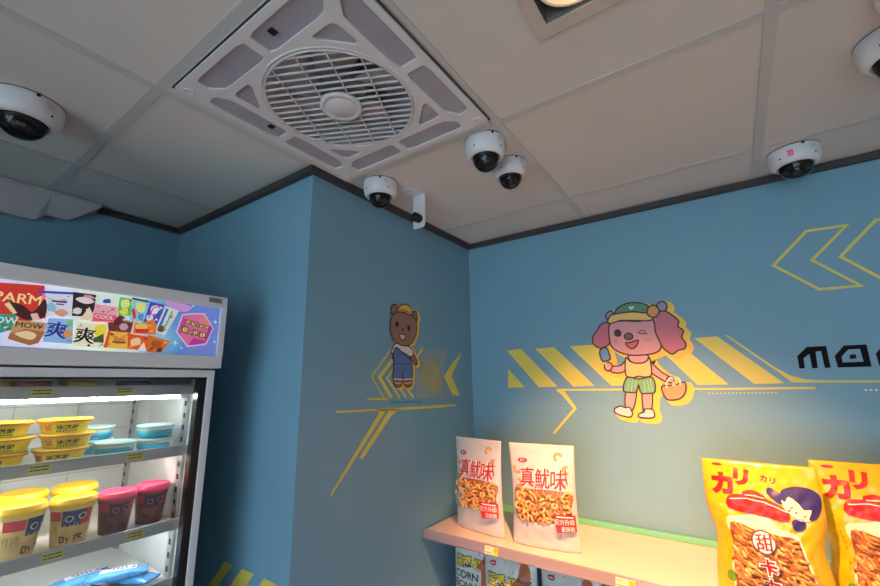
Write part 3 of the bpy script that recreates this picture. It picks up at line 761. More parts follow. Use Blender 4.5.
def bearf():
    L = []
    S = [('ear', [(0.2595, 1.962), (0.2551, 1.9871), (0.2718, 2.0024), (0.2924, 1.9979), (0.2948, 1.9761)], (150, 112, 98), 4),
         ('ear', [(0.3766, 1.9655), (0.39, 1.9873), (0.4106, 1.99), (0.4211, 1.9731), (0.413, 1.9468)], (150, 112, 98), 4),
         ('arm', [(0.3719, 1.8087), (0.3928, 1.8138), (0.4199, 1.7817), (0.4108, 1.7689), (0.393, 1.7781)], (150, 112, 98), 5),
         ('arm', [(0.2634, 1.8148), (0.2772, 1.8155), (0.2916, 1.792), (0.2798, 1.7811), (0.2679, 1.7859)], (150, 112, 98), 5),
         ('shirt', [(0.2767, 1.845), (0.3049, 1.8503), (0.374, 1.8391), (0.3928, 1.8166), (0.3774, 1.8022), (0.3366, 1.8085), (0.2832, 1.8139), (0.2557, 1.8099)], (224, 220, 220), 6),
         ('overalls', [(0.2712, 1.8185), (0.2889, 1.8339), (0.3177, 1.8196), (0.3753, 1.7939), (0.3844, 1.7155), (0.3324, 1.7129), (0.3269, 1.7417), (0.3211, 1.7129), (0.2711, 1.7155), (0.274, 1.7732)], (82, 112, 178), 7),
         ('shoe', [(0.2751, 1.7143), (0.317, 1.7129), (0.3203, 1.6909), (0.2973, 1.6829), (0.2784, 1.6914)], (150, 96, 92), 7),
         ('shoe', [(0.3334, 1.7129), (0.3779, 1.7142), (0.3813, 1.6915), (0.3588, 1.6819), (0.3368, 1.6907)], (150, 96, 92), 7),
         ('head', [(0.2675, 1.963), (0.2928, 1.9758), (0.3457, 1.9772), (0.3958, 1.965), (0.413, 1.9396), (0.4107, 1.9035), (0.3927, 1.8681), (0.3576, 1.8463), (0.3153, 1.8449), (0.2744, 1.8581), (0.2531, 1.888), (0.2513, 1.9289)], (150, 112, 98), 9),
         ('cap', [(0.2845, 1.9748), (0.308, 2.0015), (0.3399, 2.0125), (0.373, 2.0023), (0.3821, 1.9848), (0.3677, 1.9715), (0.3295, 1.9793)], (226, 188, 70), 11),
         ('mouth', [(0.3044, 1.8872), (0.3379, 1.8846), (0.3276, 1.866), (0.3108, 1.8702)], (226, 196, 190), 11)]
    mb = MB()
    for i, (n, p, c, k) in enumerate(S):
        q = [(y + .012, z - .004) for y, z in smooth_loop(p, 3)]
        PB.poly(mb, q, 2.5 + i * .1); PB.stroke(mb, q, .012, 2.55 + i * .1, 0, True)
    L.append(mb.build('yellow_backing', YEL2, None, fix=False))
    for n, p, c, k in S: L.append(fig_part(PB, None, n, p, c, k, ow=.0046))
    mb = MB()
    for c in [(0.2884, 1.9249), (0.3603, 1.9171)]: PB.poly(mb, circle(c, .0098, 14, .0112), 11)
    L.append(mb.build('eyes', BLACKM, None, fix=False))
    mb = MB(); PB.poly(mb, circle([(0.3229, 1.9066)][0], .0068, 12), 11); L.append(mb.build('nose', mat('nose_brown', rgb(84, 48, 44), .5), None, fix=False))
    mb = MB(); PB.stroke(mb, smooth_loop([(0.2907, 1.9783), (0.3241, 1.987), (0.3732, 1.9793)], 4, False), .003, 12.5); PB.stroke(mb, [(0.2889, 1.8326), (0.3157, 1.8142), (0.3753, 1.7911)], .003, 8.5)
    PB.stroke(mb, [(0.274, 1.7719), (0.3776, 1.7708)], .002, 8.5)
    L.append(mb.build('seams', OUT, None, fix=False))
    mb = MB(); PB.stroke(mb, [(0.2731, 1.7136), (0.3211, 1.7123)], .006, 8.7); PB.stroke(mb, [(0.3324, 1.7123), (0.3822, 1.7135)], .006, 8.7); PB.stroke(mb, [(0.2793, 1.699), (0.3172, 1.6974)], .003, 8.7); PB.stroke(mb, [(0.3377, 1.6979), (0.378, 1.6988)], .003, 8.7)
    L.append(mb.build('cuffs', mat('cuff_pale', rgb(220, 206, 206), .5), None, fix=False))
    return L
keep(bear, bearf)

# --- stripes low on the front of the pillar
for k, (pts, lab) in enumerate((([(-0.9435, 1.1569), (-0.896, 1.1544), (-1.0838, 0.9675), (-1.1298, 0.9608), (-0.9756, 1.1188)], 'slim yellow stripe on the pillar front, closest to the freezer'),
                 ([(-0.843, 1.1571), (-0.7794, 1.1563), (-0.8979, 1.0228), (-0.9892, 1.0039)], 'yellow slanted stripe on the pillar front between two others'),
                 ([(-0.7269, 1.1576), (-0.6659, 1.1562), (-0.7532, 1.0515), (-0.8344, 1.0398)], 'yellow slanted stripe on the pillar front, closest to the pillar corner'))):
    t = tag(empty('pillar_stripe', (pts[0][0], YP, min(p[1] for p in pts))), lab, 'wall graphic', 'stripes on the pillar front')
    keep(t, lambda: [flat(PP, None, 'stripe', [pts], YEL)])

# ------------------------------------------------------------------ upright freezer with a glass door
FX = -0.77           # front of the header
FY0, FY1 = -1.22, -0.30
FZ = 1.956
fz = tag(empty('display_freezer', (-1.16, (FY0 + FY1) / 2, 0)), 'grey upright glass-door freezer with lit printed header in the left corner', 'freezer')
def fpart(mb, name, mats, parent=None, fix=True):
    o = mb.build(name, mats, None, fix)
    o.parent = parent or fz
    o.matrix_parent_inverse = Matrix.Translation(-Vector(fz.location))
    return o
def fsub(mb, name, mats, parent, fix=True):      # sub-part of a part drawn in the same room coordinates
    o = mb.build(name, mats, None, fix); o.parent = parent; return o
SI = -0.318          # inner face of the right side wall
m = MB()             # cabinet carcass
m.box((XL + .02, SI, .10), (-.83, FY1 - .008, 1.735)); m.box((XL + .02, FY0 + .008, .10), (-.83, FY0 + .045, 1.735))
m.box((XL + .02, FY0 + .045, .10), (-1.32, SI, 1.735))
m.box((-1.32, FY0 + .045, .10), (-.83, SI, .40)); m.box((-1.32, FY0 + .045, 1.725), (-.83, SI, 1.735))
fpart(m, 'cabinet', FRIDGEW)
m = MB(); m.box((XL + .03, FY0 + .02, 0), (-.86, FY1 - .02, .10)); fpart(m, 'plinth', BLACKM)
# header box with its frame
SY1, SZ0, SZ1 = -0.3155, 1.782, 1.923          # sign opening
m = MB(); m.box((XL + .02, FY0 + .004, 1.747), (FX - .03, FY1 - .004, FZ - .004)); hd = fpart(m, 'header_box', FRIDGE)
m = MB()
m.box((FX - .03, FY0, SZ1), (FX, FY1, FZ), bev=.003); m.box((FX - .03, FY0, 1.747), (FX, FY1, SZ0), bev=.003)
m.box((FX - .03, SY1, SZ0 - .002), (FX - .0005, FY1 + .0, SZ1 + .002)); m.box((FX - .03, FY0, SZ0 - .002), (FX - .0005, FY0 + .015, SZ1 + .002))
fsub(m, 'header_frame', FRIDGE, hd)
m = MB(); m.box((FX - .002, -.355, 1.936), (FX + .0012, -.318, 1.950)); fsub(m, 'maker_plate', mat('plate_grey', rgb(120, 120, 124), .4, noise=.35, nscale=160), hd)

# printed, backlit sign
def sign_bg():
    m = bpy.data.materials.new('sign_backdrop'); m.use_nodes = True; nt = m.node_tree
    p = nt.nodes['Principled BSDF']; p.inputs['Roughness'].default_value = .3
    tc = nt.nodes.new('ShaderNodeTexCoord'); sx = nt.nodes.new('ShaderNodeSeparateXYZ'); nt.links.new(tc.outputs['Object'], sx.inputs[0])
    mr = nt.nodes.new('ShaderNodeMapRange'); mr.inputs['From Min'].default_value = -.75; mr.inputs['From Max'].default_value = -.31
    nz = nt.nodes.new('ShaderNodeTexNoise'); nz.inputs['Scale'].default_value = 9; nt.links.new(tc.outputs['Object'], nz.inputs['Vector'])
    ad = nt.nodes.new('ShaderNodeMath'); ad.operation = 'MULTIPLY_ADD'; ad.inputs[1].default_value = .35; nt.links.new(nz.outputs['Fac'], ad.inputs[0])
    nt.links.new(sx.outputs['Y'], mr.inputs['Value'])
    nt.links.new(mr.outputs[0], ad.inputs[2])
    cr = nt.nodes.new('ShaderNodeValToRGB'); e = cr.color_ramp.elements
    e[0].position = .1; e[0].color = rgb(198, 206, 244); e[1].position = 1.22 / 1.35; e[1].color = rgb(84, 130, 196)
    for pos, c in ((.3, (226, 230, 246)), (.55, (214, 232, 214)), (.72, (200, 218, 240)), (.82, (120, 176, 206)), (.98, (110, 130, 200))):
        x = e.new(pos); x.color = rgb(*c)
    nt.links.new(ad.outputs[0], cr.inputs[0]); nt.links.new(cr.outputs[0], p.inputs['Base Color']); nt.links.new(cr.outputs[0], p.inputs['Emission Color'])
    p.inputs['Emission Strength'].default_value = SIGN_E
    return m
m = MB(); m.box((FX - .025, FY0 + .015, SZ0), (FX - .010, SY1, SZ1)); sgn = fpart(m, 'sign_panel', sign_bg())
FS = frame((FX - .010, 0, 0), (0, 1, 0), (0, 0, 1), (1, 0, 0))
PS = Print(FS, step=.0005, base=.0003)
def sm(r, g, b): return mat('sign_ink_%d_%d_%d' % (r, g, b), rgb(r, g, b), .35, emit=SIGN_E * .8)
def ink(name, items, layer=1):
    """one printed picture on the sign; items: ('p', pts, colour) | ('t', text, centre, height, colour, rot) | ('s', pts, width, colour)"""
    mb = MB(); mats = []; 
    def idx(c):
        mm = sm(*c)
        if mm not in mats: mats.append(mm)
        return mats.index(mm)
    for k, it in enumerate(items):
        if it[0] == 'p': PS.poly(mb, it[1], layer + k * .5, idx(it[2]))
        if it[0] == 't': PS.text(mb, it[1], it[2], it[3], layer + k * .5, idx(it[4]), it[5], offset=0.0)
        if it[0] == 't': PS.text(mb, it[1], (it[2][0] + it[3] * .035, it[2][1]), it[3], layer + k * .5 + .15, idx(it[4]), it[5])
        if it[0] == 's': PS.stroke(mb, it[1], it[2], layer + k * .5, idx(it[3]))
    return fsub(mb, name, mats, sgn, False)
B_ = (30, 24, 24); W_ = (238, 236, 232)
def garnish(pts, n, pal, seed):
    rnd = random.Random(seed); out = []
    cx_ = sum(p[0] for p in pts) / len(pts); cy_ = sum(p[1] for p in pts) / len(pts)
    for _ in range(n):
        p = rnd.choice(pts); f_ = rnd.uniform(.05, .78); c = (cx_ + (p[0] - cx_) * f_, cy_ + (p[1] - cy_) * f_); col = rnd.choice(pal)
        k = rnd.random(); s_ = rnd.uniform(.0016, .0042)
        if k < .4: out.append(('p', circle(c, s_ * 1.1, 7, s_ * .7), col))
        elif k < .75: out.append(('s', [(c[0] - s_ * 1.6, c[1] + s_ * .3), (c[0] + s_ * 1.6, c[1] - s_ * .1)], s_ * .5, col))
        else: out.append(('s', [(c[0] - s_, c[1] - s_), (c[0], c[1] + s_), (c[0] + s_, c[1] - s_ * .4)], s_ * .45, col))
    return out
_ink = ink
def ink(name, items, layer=1):
    if name not in ('blue_strip', 'pink_glow', 'hexagon_badge'):
        base = items[0]
        lum = sum(base[2]) / 3
        pal = [(240, 232, 220), (200, 70, 60), (90, 60, 50), (250, 214, 120)] if lum < 170 else [(120, 90, 80), (90, 120, 190), (214, 110, 90), (150, 170, 110)]
        g = garnish(base[1], 12, pal, len(name) * 7 + int(base[2][0]))
        items = [items[0]] + g + items[1:]
        return _ink2(name, items, layer)
    return _ink(name, items, layer)
def _ink2(name, items, layer):
    mb = MB(); mats = []
    def idx(c):
        mm = sm(*c)
        if mm not in mats: mats.append(mm)
        return mats.index(mm)
    n = len(items)
    for k, it in enumerate(items):
        l = layer + 1.9 * k / n
        if it[0] == 'p': PS.poly(mb, it[1], l, idx(it[2]))
        if it[0] == 't':
            PS.text(mb, it[1], it[2], it[3], l, idx(it[4]), it[5]); PS.text(mb, it[1], (it[2][0] + it[3] * .035, it[2][1]), it[3], l + .06, idx(it[4]), it[5])
        if it[0] == 's': PS.stroke(mb, it[1], it[2], l, idx(it[3]))
    return fsub(mb, name, mats, sgn, False)
ink('blue_strip', [('p', [(-0.8082, 1.7842), (-0.5872, 1.7824), (-0.4227, 1.7752), (-0.4221, 1.7699), (-0.5863, 1.7754), (-0.807, 1.7765)], (70, 120, 206))], 0)
ink('pink_glow', [('p', smooth_loop([(-0.4646, 1.9256), (-0.4269, 1.923), (-0.3948, 1.9163), (-0.4114, 1.8998), (-0.4449, 1.9037)]), (206, 150, 214))], .2)
ink('red_box', [('p', [(-0.8277, 1.9091), (-0.7052, 1.9208), (-0.6925, 1.8493), (-0.7315, 1.8339), (-0.816, 1.8345)], (214, 58, 46)), ('t', 'PARM', (-0.7423, 1.886), .0205, (246, 222, 160), -.01),
    ('p', smooth_loop([(-0.7583, 1.8732), (-0.7499, 1.8766), (-0.7308, 1.8707), (-0.7151, 1.8598), (-0.7002, 1.891), (-0.6948, 1.8535), (-0.7203, 1.8416), (-0.74, 1.85)]), (70, 34, 36)), ('p', [(-0.7609, 1.8706), (-0.7543, 1.8759), (-0.7391, 1.8544), (-0.7447, 1.8516)], (236, 214, 160)), ('p', [(-0.7191, 1.8548), (-0.7085, 1.8584), (-0.7015, 1.8438), (-0.7122, 1.8404)], (236, 190, 170))])
ink('teal_tub', [('p', [(-0.7914, 1.8476), (-0.7392, 1.8501), (-0.7427, 1.8179), (-0.7838, 1.7978)], (40, 160, 140)), ('t', 'MOW', (-0.7602, 1.837), .013, (240, 240, 236), 0)], 4)
ink('tan_tub', [('p', [(-0.7399, 1.8393), (-0.6877, 1.8387), (-0.6976, 1.7938), (-0.7108, 1.7875), (-0.7457, 1.7988)], (204, 156, 108)), ('p', [(-0.7444, 1.8093), (-0.7221, 1.822), (-0.6898, 1.8185), (-0.6976, 1.7938), (-0.7108, 1.7875), (-0.7457, 1.7988)], (170, 110, 66)), ('p', smooth_loop([(-0.737, 1.8099), (-0.7184, 1.818), (-0.7032, 1.8107), (-0.711, 1.7993)]), (232, 206, 160)), ('t', 'MOW', (-0.717, 1.8298), .0115, (44, 32, 30), -.03)], 5)
ink('white_box', [('p', [(-0.7066, 1.9012), (-0.6559, 1.9122), (-0.6503, 1.859), (-0.6945, 1.8513)], (226, 226, 242)), ('p', [(-0.714, 1.9078), (-0.6463, 1.915), (-0.6455, 1.9092), (-0.7132, 1.9023)], (60, 80, 190)), ('p', smooth_loop([(-0.6953, 1.8804), (-0.6842, 1.8843), (-0.6803, 1.8689), (-0.6915, 1.8651)]), (150, 190, 220)),
    ('p', smooth_loop([(-0.681, 1.862), (-0.6706, 1.8725), (-0.6573, 1.8651), (-0.6663, 1.8547)]), (214, 160, 130)), ('s', [(-0.6881, 1.8883), (-0.6624, 1.8888)], .004, (60, 56, 120)), ('s', [(-0.6805, 1.8826), (-0.6668, 1.8828)], .003, (60, 56, 120))], 1)
ink('black_box', [('p', [(-0.6553, 1.9146), (-0.6125, 1.9147), (-0.6111, 1.8614), (-0.6503, 1.859)], (48, 36, 44)), ('p', smooth_loop([(-0.6495, 1.899), (-0.6304, 1.9068), (-0.614, 1.8973), (-0.63, 1.8901)]), (240, 214, 220)), ('p', smooth_loop([(-0.6347, 1.911), (-0.6197, 1.911), (-0.6207, 1.9048), (-0.6321, 1.9054)]), (236, 150, 170)),
    ('p', circle((-0.6422, 1.8717), .008, 10), (224, 220, 216)), ('p', [(-0.6358, 1.8514), (-0.6217, 1.8841), (-0.6093, 1.8617), (-0.6191, 1.8509)], (236, 214, 190))], 3)
ink('pink_pack', [('p', [(-0.6115, 1.8928), (-0.5677, 1.8918), (-0.5626, 1.8524), (-0.6151, 1.849)], (240, 170, 184)), ('p', [(-0.6105, 1.8711), (-0.5668, 1.8693), (-0.5649, 1.8546), (-0.6117, 1.8518)], (232, 96, 110)), ('t', 'COOL', (-0.5902, 1.8635), .009, (246, 232, 236), -.02), ('p', smooth_loop([(-0.5976, 1.9048), (-0.5862, 1.909), (-0.5829, 1.8996), (-0.5966, 1.8975)]), (60, 80, 170))], 5)
ink('blue_tub', [('p', [(-0.6893, 1.8497), (-0.6466, 1.8513), (-0.6406, 1.7955), (-0.6915, 1.7964)], (150, 186, 236)), ('t', '爽', (-0.6724, 1.8246), .036, (40, 46, 130), -.08), ('p', smooth_loop([(-0.6599, 1.8212), (-0.6502, 1.8267), (-0.6434, 1.8158), (-0.6546, 1.8081)]), (220, 150, 90)), ('p', smooth_loop([(-0.6579, 1.8442), (-0.6496, 1.8475), (-0.6463, 1.8363), (-0.6529, 1.8333)]), (140, 200, 110))], 6)
ink('cream_tub', [('p', [(-0.6423, 1.846), (-0.5822, 1.8478), (-0.5782, 1.7877), (-0.6399, 1.7898)], (240, 236, 206)), ('p', smooth_loop([(-0.6061, 1.838), (-0.5877, 1.8448), (-0.5829, 1.8234), (-0.5995, 1.8172)]), (238, 216, 60)), ('t', '爽', (-0.6219, 1.8165), .037, (22, 20, 24), -.06), ('p', [(-0.6045, 1.812), (-0.5868, 1.8231), (-0.584, 1.8017), (-0.6051, 1.8026)], (70, 90, 40)), ('p', circle((-0.6114, 1.7937), .003, 8), (30, 26, 24))], 7)
ink('green_pack', [('p', [(-0.5658, 1.9174), (-0.5392, 1.9165), (-0.5359, 1.8731), (-0.5652, 1.872)], (110, 196, 90)), ('p', smooth_loop([(-0.5615, 1.9079), (-0.5473, 1.9126), (-0.5433, 1.8978), (-0.5572, 1.8907)]), (226, 236, 150)), ('p', smooth_loop([(-0.5586, 1.8855), (-0.5465, 1.8897), (-0.5449, 1.8771), (-0.5573, 1.8755)]), (240, 226, 80))], 2)
ink('sky_pack', [('p', [(-0.5371, 1.9168), (-0.5009, 1.9132), (-0.5078, 1.8584), (-0.5378, 1.8627)], (150, 200, 220)), ('p', smooth_loop([(-0.5294, 1.9076), (-0.5094, 1.908), (-0.5112, 1.8866), (-0.5247, 1.8875)]), (226, 236, 140)), ('p', smooth_loop([(-0.5367, 1.8884), (-0.5317, 1.8917), (-0.526, 1.8718), (-0.5307, 1.8661)]), (220, 60, 60)), ('p', smooth_loop([(-0.5212, 1.8775), (-0.5106, 1.8815), (-0.5109, 1.8658), (-0.52, 1.8674)]), (90, 150, 210)), ('p', [(-0.5396, 1.9201), (-0.5014, 1.9172), (-0.5019, 1.9123), (-0.5399, 1.9154)], (50, 70, 90))], 3)
ink('blue_pack', [('p', [(-0.499, 1.9162), (-0.4654, 1.9118), (-0.4726, 1.8516), (-0.5079, 1.8597)], (62, 80, 190)), ('p', smooth_loop([(-0.4949, 1.9021), (-0.4792, 1.907), (-0.4793, 1.8882), (-0.4927, 1.8838)]), (236, 236, 246)), ('p', smooth_loop([(-0.5033, 1.8772), (-0.4901, 1.8815), (-0.4883, 1.8658), (-0.4995, 1.8645)]), (214, 226, 250)), ('s', [(-0.4982, 1.8725), (-0.4901, 1.9001), (-0.4745, 1.9077)], .003, (206, 60, 90))], 4)
ink('pale_pack', [('p', [(-0.4627, 1.9094), (-0.4282, 1.9004), (-0.4547, 1.8306), (-0.4806, 1.8402)], (214, 222, 226)), ('s', [(-0.457, 1.902), (-0.472, 1.8463)], .006, (70, 110, 190)), ('s', [(-0.4443, 1.8982), (-0.4617, 1.8393)], .004, (120, 170, 110)), ('p', smooth_loop([(-0.4726, 1.8516), (-0.4612, 1.8554), (-0.4617, 1.8393), (-0.4737, 1.8409)]), (110, 80, 60))], 5)
ink('chocolate', [('p', [(-0.5825, 1.8502), (-0.5729, 1.8537), (-0.5611, 1.8725), (-0.5502, 1.8688), (-0.5493, 1.8614), (-0.5299, 1.8598), (-0.5326, 1.8303), (-0.578, 1.8311)], (120, 52, 56)), ('p', circle((-0.5491, 1.8438), .010, 6), (206, 160, 170)), ('p', [(-0.5726, 1.8513), (-0.5608, 1.8701), (-0.5524, 1.8535), (-0.5677, 1.8444)], (96, 40, 44))], 8)
ink('orange_cone', [('p', [(-0.5276, 1.8588), (-0.5142, 1.8564), (-0.4887, 1.8697), (-0.4778, 1.8563), (-0.477, 1.83), (-0.5283, 1.8294)], (232, 130, 50)), ('p', smooth_loop([(-0.5245, 1.8514), (-0.503, 1.8563), (-0.4992, 1.8437), (-0.5187, 1.8392)]), (240, 190, 110)), ('p', [(-0.5233, 1.8413), (-0.4948, 1.8441), (-0.4958, 1.8336), (-0.5242, 1.8311)], (206, 60, 40))], 8)
ink('gold_pack', [('p', [(-0.5835, 1.791), (-0.58, 1.8309), (-0.5305, 1.8305), (-0.5327, 1.7891)], (240, 186, 70)), ('p', [(-0.5835, 1.791), (-0.58, 1.8309), (-0.5739, 1.8303), (-0.5766, 1.7902)], (226, 90, 50)), ('p', smooth_loop([(-0.5653, 1.8103), (-0.5477, 1.8166), (-0.542, 1.8046), (-0.56, 1.8009)]), (214, 130, 70)), ('s', [(-0.5686, 1.8052), (-0.54, 1.8047)], .003, (120, 60, 30))], 10)
ink('red_orange_pack', [('p', [(-0.5388, 1.8285), (-0.49, 1.8237), (-0.4935, 1.7875), (-0.535, 1.7902)], (226, 92, 40)), ('p', smooth_loop([(-0.5305, 1.8129), (-0.514, 1.8192), (-0.5099, 1.8043), (-0.5265, 1.7982)]), (246, 206, 150)), ('p', [(-0.5124, 1.789), (-0.5018, 1.8099), (-0.4946, 1.7874)], (240, 230, 226))], 11)
ink('brown_pack', [('p', [(-0.4951, 1.8285), (-0.442, 1.8155), (-0.4599, 1.784), (-0.4921, 1.785)], (216, 110, 40)), ('p', smooth_loop([(-0.4843, 1.8138), (-0.4633, 1.8127), (-0.4661, 1.7968), (-0.4824, 1.7984)]), (170, 90, 40)), ('p', [(-0.4704, 1.7939), (-0.4594, 1.7998), (-0.4602, 1.7866), (-0.4717, 1.786)], (60, 50, 60))], 12)
hexo = [(-0.419, 1.8928), (-0.3863, 1.9), (-0.3593, 1.9026), (-0.3296, 1.8623), (-0.3451, 1.8136), (-0.376, 1.8065), (-0.3964, 1.8036), (-0.4289, 1.8427)]
hexi = [(-0.4158, 1.8898), (-0.3858, 1.8961), (-0.3614, 1.8979), (-0.3338, 1.8615), (-0.3485, 1.8168), (-0.3765, 1.8107), (-0.3949, 1.8078), (-0.4252, 1.843)]
ink('hexagon_badge', [('p', hexo, (226, 190, 226)), ('p', hexi, (222, 110, 160)), ('p', [(-0.4158, 1.8898), (-0.4252, 1.843), (-0.4163, 1.8351), (-0.4052, 1.8738)], (196, 80, 160)), ('p', [(-0.3614, 1.8979), (-0.3338, 1.8615), (-0.3474, 1.865), (-0.3779, 1.879)], (230, 130, 140)), ('p', [(-0.3949, 1.8078), (-0.3826, 1.8296), (-0.3536, 1.8254), (-0.3485, 1.8168), (-0.3765, 1.8107)], (186, 60, 150)), ('p', [(-0.3338, 1.8615), (-0.3485, 1.8168), (-0.3518, 1.8277), (-0.3417, 1.8721)], (170, 60, 150))], 3)
mb = MB()
for q in ([(-0.4082, 1.8798), (-0.3959, 1.878), (-0.3953, 1.866), (-0.4075, 1.8676)], [(-0.3938, 1.8772), (-0.3834, 1.8741), (-0.378, 1.8618), (-0.3883, 1.8633), (-0.3943, 1.8644)], [(-0.3798, 1.8745), (-0.3728, 1.8735), (-0.3728, 1.8606), (-0.3776, 1.8619)], [(-0.3709, 1.8707), (-0.3584, 1.8699), (-0.3585, 1.8591), (-0.3713, 1.8599)], [(-0.3565, 1.8679), (-0.3455, 1.8673), (-0.3451, 1.8551), (-0.3561, 1.8563)],
          [(-0.4159, 1.8617), (-0.4006, 1.8585), (-0.3974, 1.8384), (-0.4169, 1.8438)], [(-0.3965, 1.8515), (-0.3912, 1.8537), (-0.387, 1.8372), (-0.3928, 1.8359)], [(-0.3869, 1.8546), (-0.3719, 1.8517), (-0.3715, 1.8356), (-0.3871, 1.8381)], [(-0.3696, 1.8498), (-0.3497, 1.8469), (-0.3499, 1.8296), (-0.3688, 1.8324)]):
    PS.poly(mb, q, 7, 0)
    cx_ = sum(p[0] for p in q) / len(q); cy_ = sum(p[1] for p in q) / len(q)
    for f_ in (.66,): PS.poly(mb, [(cx_ + (p[0] - cx_) * f_, cy_ + (p[1] - cy_) * f_) for p in q], 7.4, 1)
    PS.stroke(mb, [q[0], q[2]], .0012, 7.8, 0); PS.stroke(mb, [((q[0][0] + q[1][0]) / 2, (q[0][1] + q[1][1]) / 2), ((q[2][0] + q[-1][0]) / 2, (q[2][1] + q[-1][1]) / 2)], .0012, 7.8, 0)
fsub(mb, 'gold_characters', [sm(112, 76, 40), sm(236, 214, 130)], sgn, False)
def star(c, r): return [(c[0] + (r if k % 2 == 0 else r * .28) * math.cos(k * PI / 4), c[1] + (r if k % 2 == 0 else r * .28) * math.sin(k * PI / 4)) for k in range(8)]
mb = MB()
for c, r in zip([(-0.327, 1.8811), (-0.3238, 1.8226), (-0.427, 1.8126), (-0.4105, 1.8001), (-0.3925, 1.9196)], (.008, .006, .008, .005, .006)): PS.poly(mb, star(c, r), 3)
fsub(mb, 'sparkles', sm(214, 236, 246), sgn, False)

# door: aluminium frame, black gasket, glass
DX = -0.795
DY1, DY0, DZ1, DZ0 = -0.304, FY0 + .004, 1.742, .14
m = MB(); w = .020
m.box((DX - .03, DY1 - w, DZ0), (DX, DY1, DZ1), bev=.002); m.box((DX - .03, DY0, DZ0), (DX, DY0 + w, DZ1), bev=.002)
m.box((DX - .03, DY0 + w, DZ1 - w), (DX - .0005, DY1 - w, DZ1)); m.box((DX - .03, DY0 + w, DZ0), (DX - .0005, DY1 - w, DZ0 + w))
door = fpart(m, 'door_frame', FRIDGE)
m = MB()
a1, a0, b1, b0 = DY1 - w, DY0 + w, DZ1 - w, DZ0 + w
m.box((DX - .028, a1 - .021, b0), (DX - .003, a1, b1)); m.box((DX - .028, a0, b0), (DX - .003, a0 + .021, b1))
m.box((DX - .028, a0, b1 - .005), (DX - .003, a1, b1)); m.box((DX - .028, a0, b0), (DX - .003, a1, b0 + .012))
fsub(m, 'gasket', BLACK, door)
m = MB(); m.box((DX - .014, a0 + .02, b0 + .01), (DX - .009, a1 - .020, b1 - .004)); fsub(m, 'glass_pane', GLASS, door)

# slotted standards
def standard(x, nm):
    m = MB(); m.box((x - .014, SI - .008, .42), (x + .014, SI, 1.72)); s_ = fpart(m, nm, STEEL)
    mb = MB()
    for k in range(36): mb.box((x - .006, SI - .0086, .45 + k * .034), (x + .006, SI - .0078, .464 + k * .034))
    fsub(mb, 'slots', BLACKM, s_)
standard(-.905, 'shelf_standard'); standard(-1.285, 'shelf_standard')
m = MB()                 # seams of the back liner
for z in (.6, .8, 1.0, 1.21, 1.30, 1.43, 1.56, 1.64): m.box((-1.3205, FY0 + .05, z), (-1.319, SI - .01, z + .003))
for y in (-.47, -.62, -.77, -.92): m.box((-1.3205, y, .42), (-1.319, y + .003, 1.7))
fpart(m, 'liner_seams', mat('seam_grey', rgb(186, 188, 186), .4))

# shelves with price rails
TAGY = mat('price_tag_lime', rgb(196, 194, 96), .5)
def fshelf(z, tags):
    m = MB()
    m.box((-1.30, FY0 + .06, z - .012), (-.87, SI - .002, z)); s_ = fpart(m, 'wire_shelf', FRIDGEW)
    m = MB(); m.box((-.87, FY0 + .06, z - .016), (-.860, SI - .002, z + .012), bev=.0015); fsub(m, 'price_rail', STEEL, s_)
    for y in tags:
        mb = MB(); mb.box((-.8605, y - .019, z - .010), (-.8588, y + .019, z + .006))
        for i in range(2):
            for k in range(5): mb.box((-.8588, y - .016 + k * .0066, z - .006 + i * .007), (-.8584, y - .011 + k * .0066 + .001 * (k % 2), z - .003 + i * .007), 1)
        fsub(mb, 'price_tag', [TAGY, mat('tag_print', rgb(70, 66, 40), .6)], s_)
S1, S2, S3, S0 = 1.522, 1.330, 1.183, 1.690
fshelf(S1, (-.455, -.640)); fshelf(S2, (-.432, -.590)); fshelf(S3, ()); fshelf(S0, (-.66, -.50))
# tube under the upper shelf; two hidden tubes added below to brighten lower compartments
for zt, xt, dz in ((S0, -.90, .022), (S1, -.935, .0182), (S2, -.935, .0182)):
    m = MB(); m.tube([(xt, FY0 + .07, zt - dz), (xt, SI - .03, zt - dz)], .0046, 12); tb = fpart(m, 'light_tube', mat('tube_glow', (1.0, .99, .96, 1), .4, emit=TUBE_E))
    for y0_, y1_ in ((SI - .03, SI - .009), (FY0 + .06, FY0 + .07)):
        m = MB(); m.box((xt - .006, y0_, zt - dz - .006), (xt + .006, y1_, zt - .0125)); fsub(m, 'light_holder', GREYM, tb)

# ------------------------------------------------------------------ ice cream tubs and cups
def bend(r0, r1, h):        # to3 for a print wrapped round a tapered cup of radius r0 (bottom) .. r1 (top); u is arc length, v height
    def f(u, v, d):
        r = r0 + (r1 - r0) * v / h; a = u / ((r0 + r1) / 2)
        return ((r + d) * math.cos(a), (r + d) * math.sin(a), v)
    return f
def place_things(proto, spots):
    for i, (loc, rz, label, sc) in enumerate(spots):
        o = proto if i == 0 else copy_tree(proto)
        o.location = loc; o.rotation_euler = (0, 0, rz); o['label'] = label; o.scale = (sc, sc, sc)

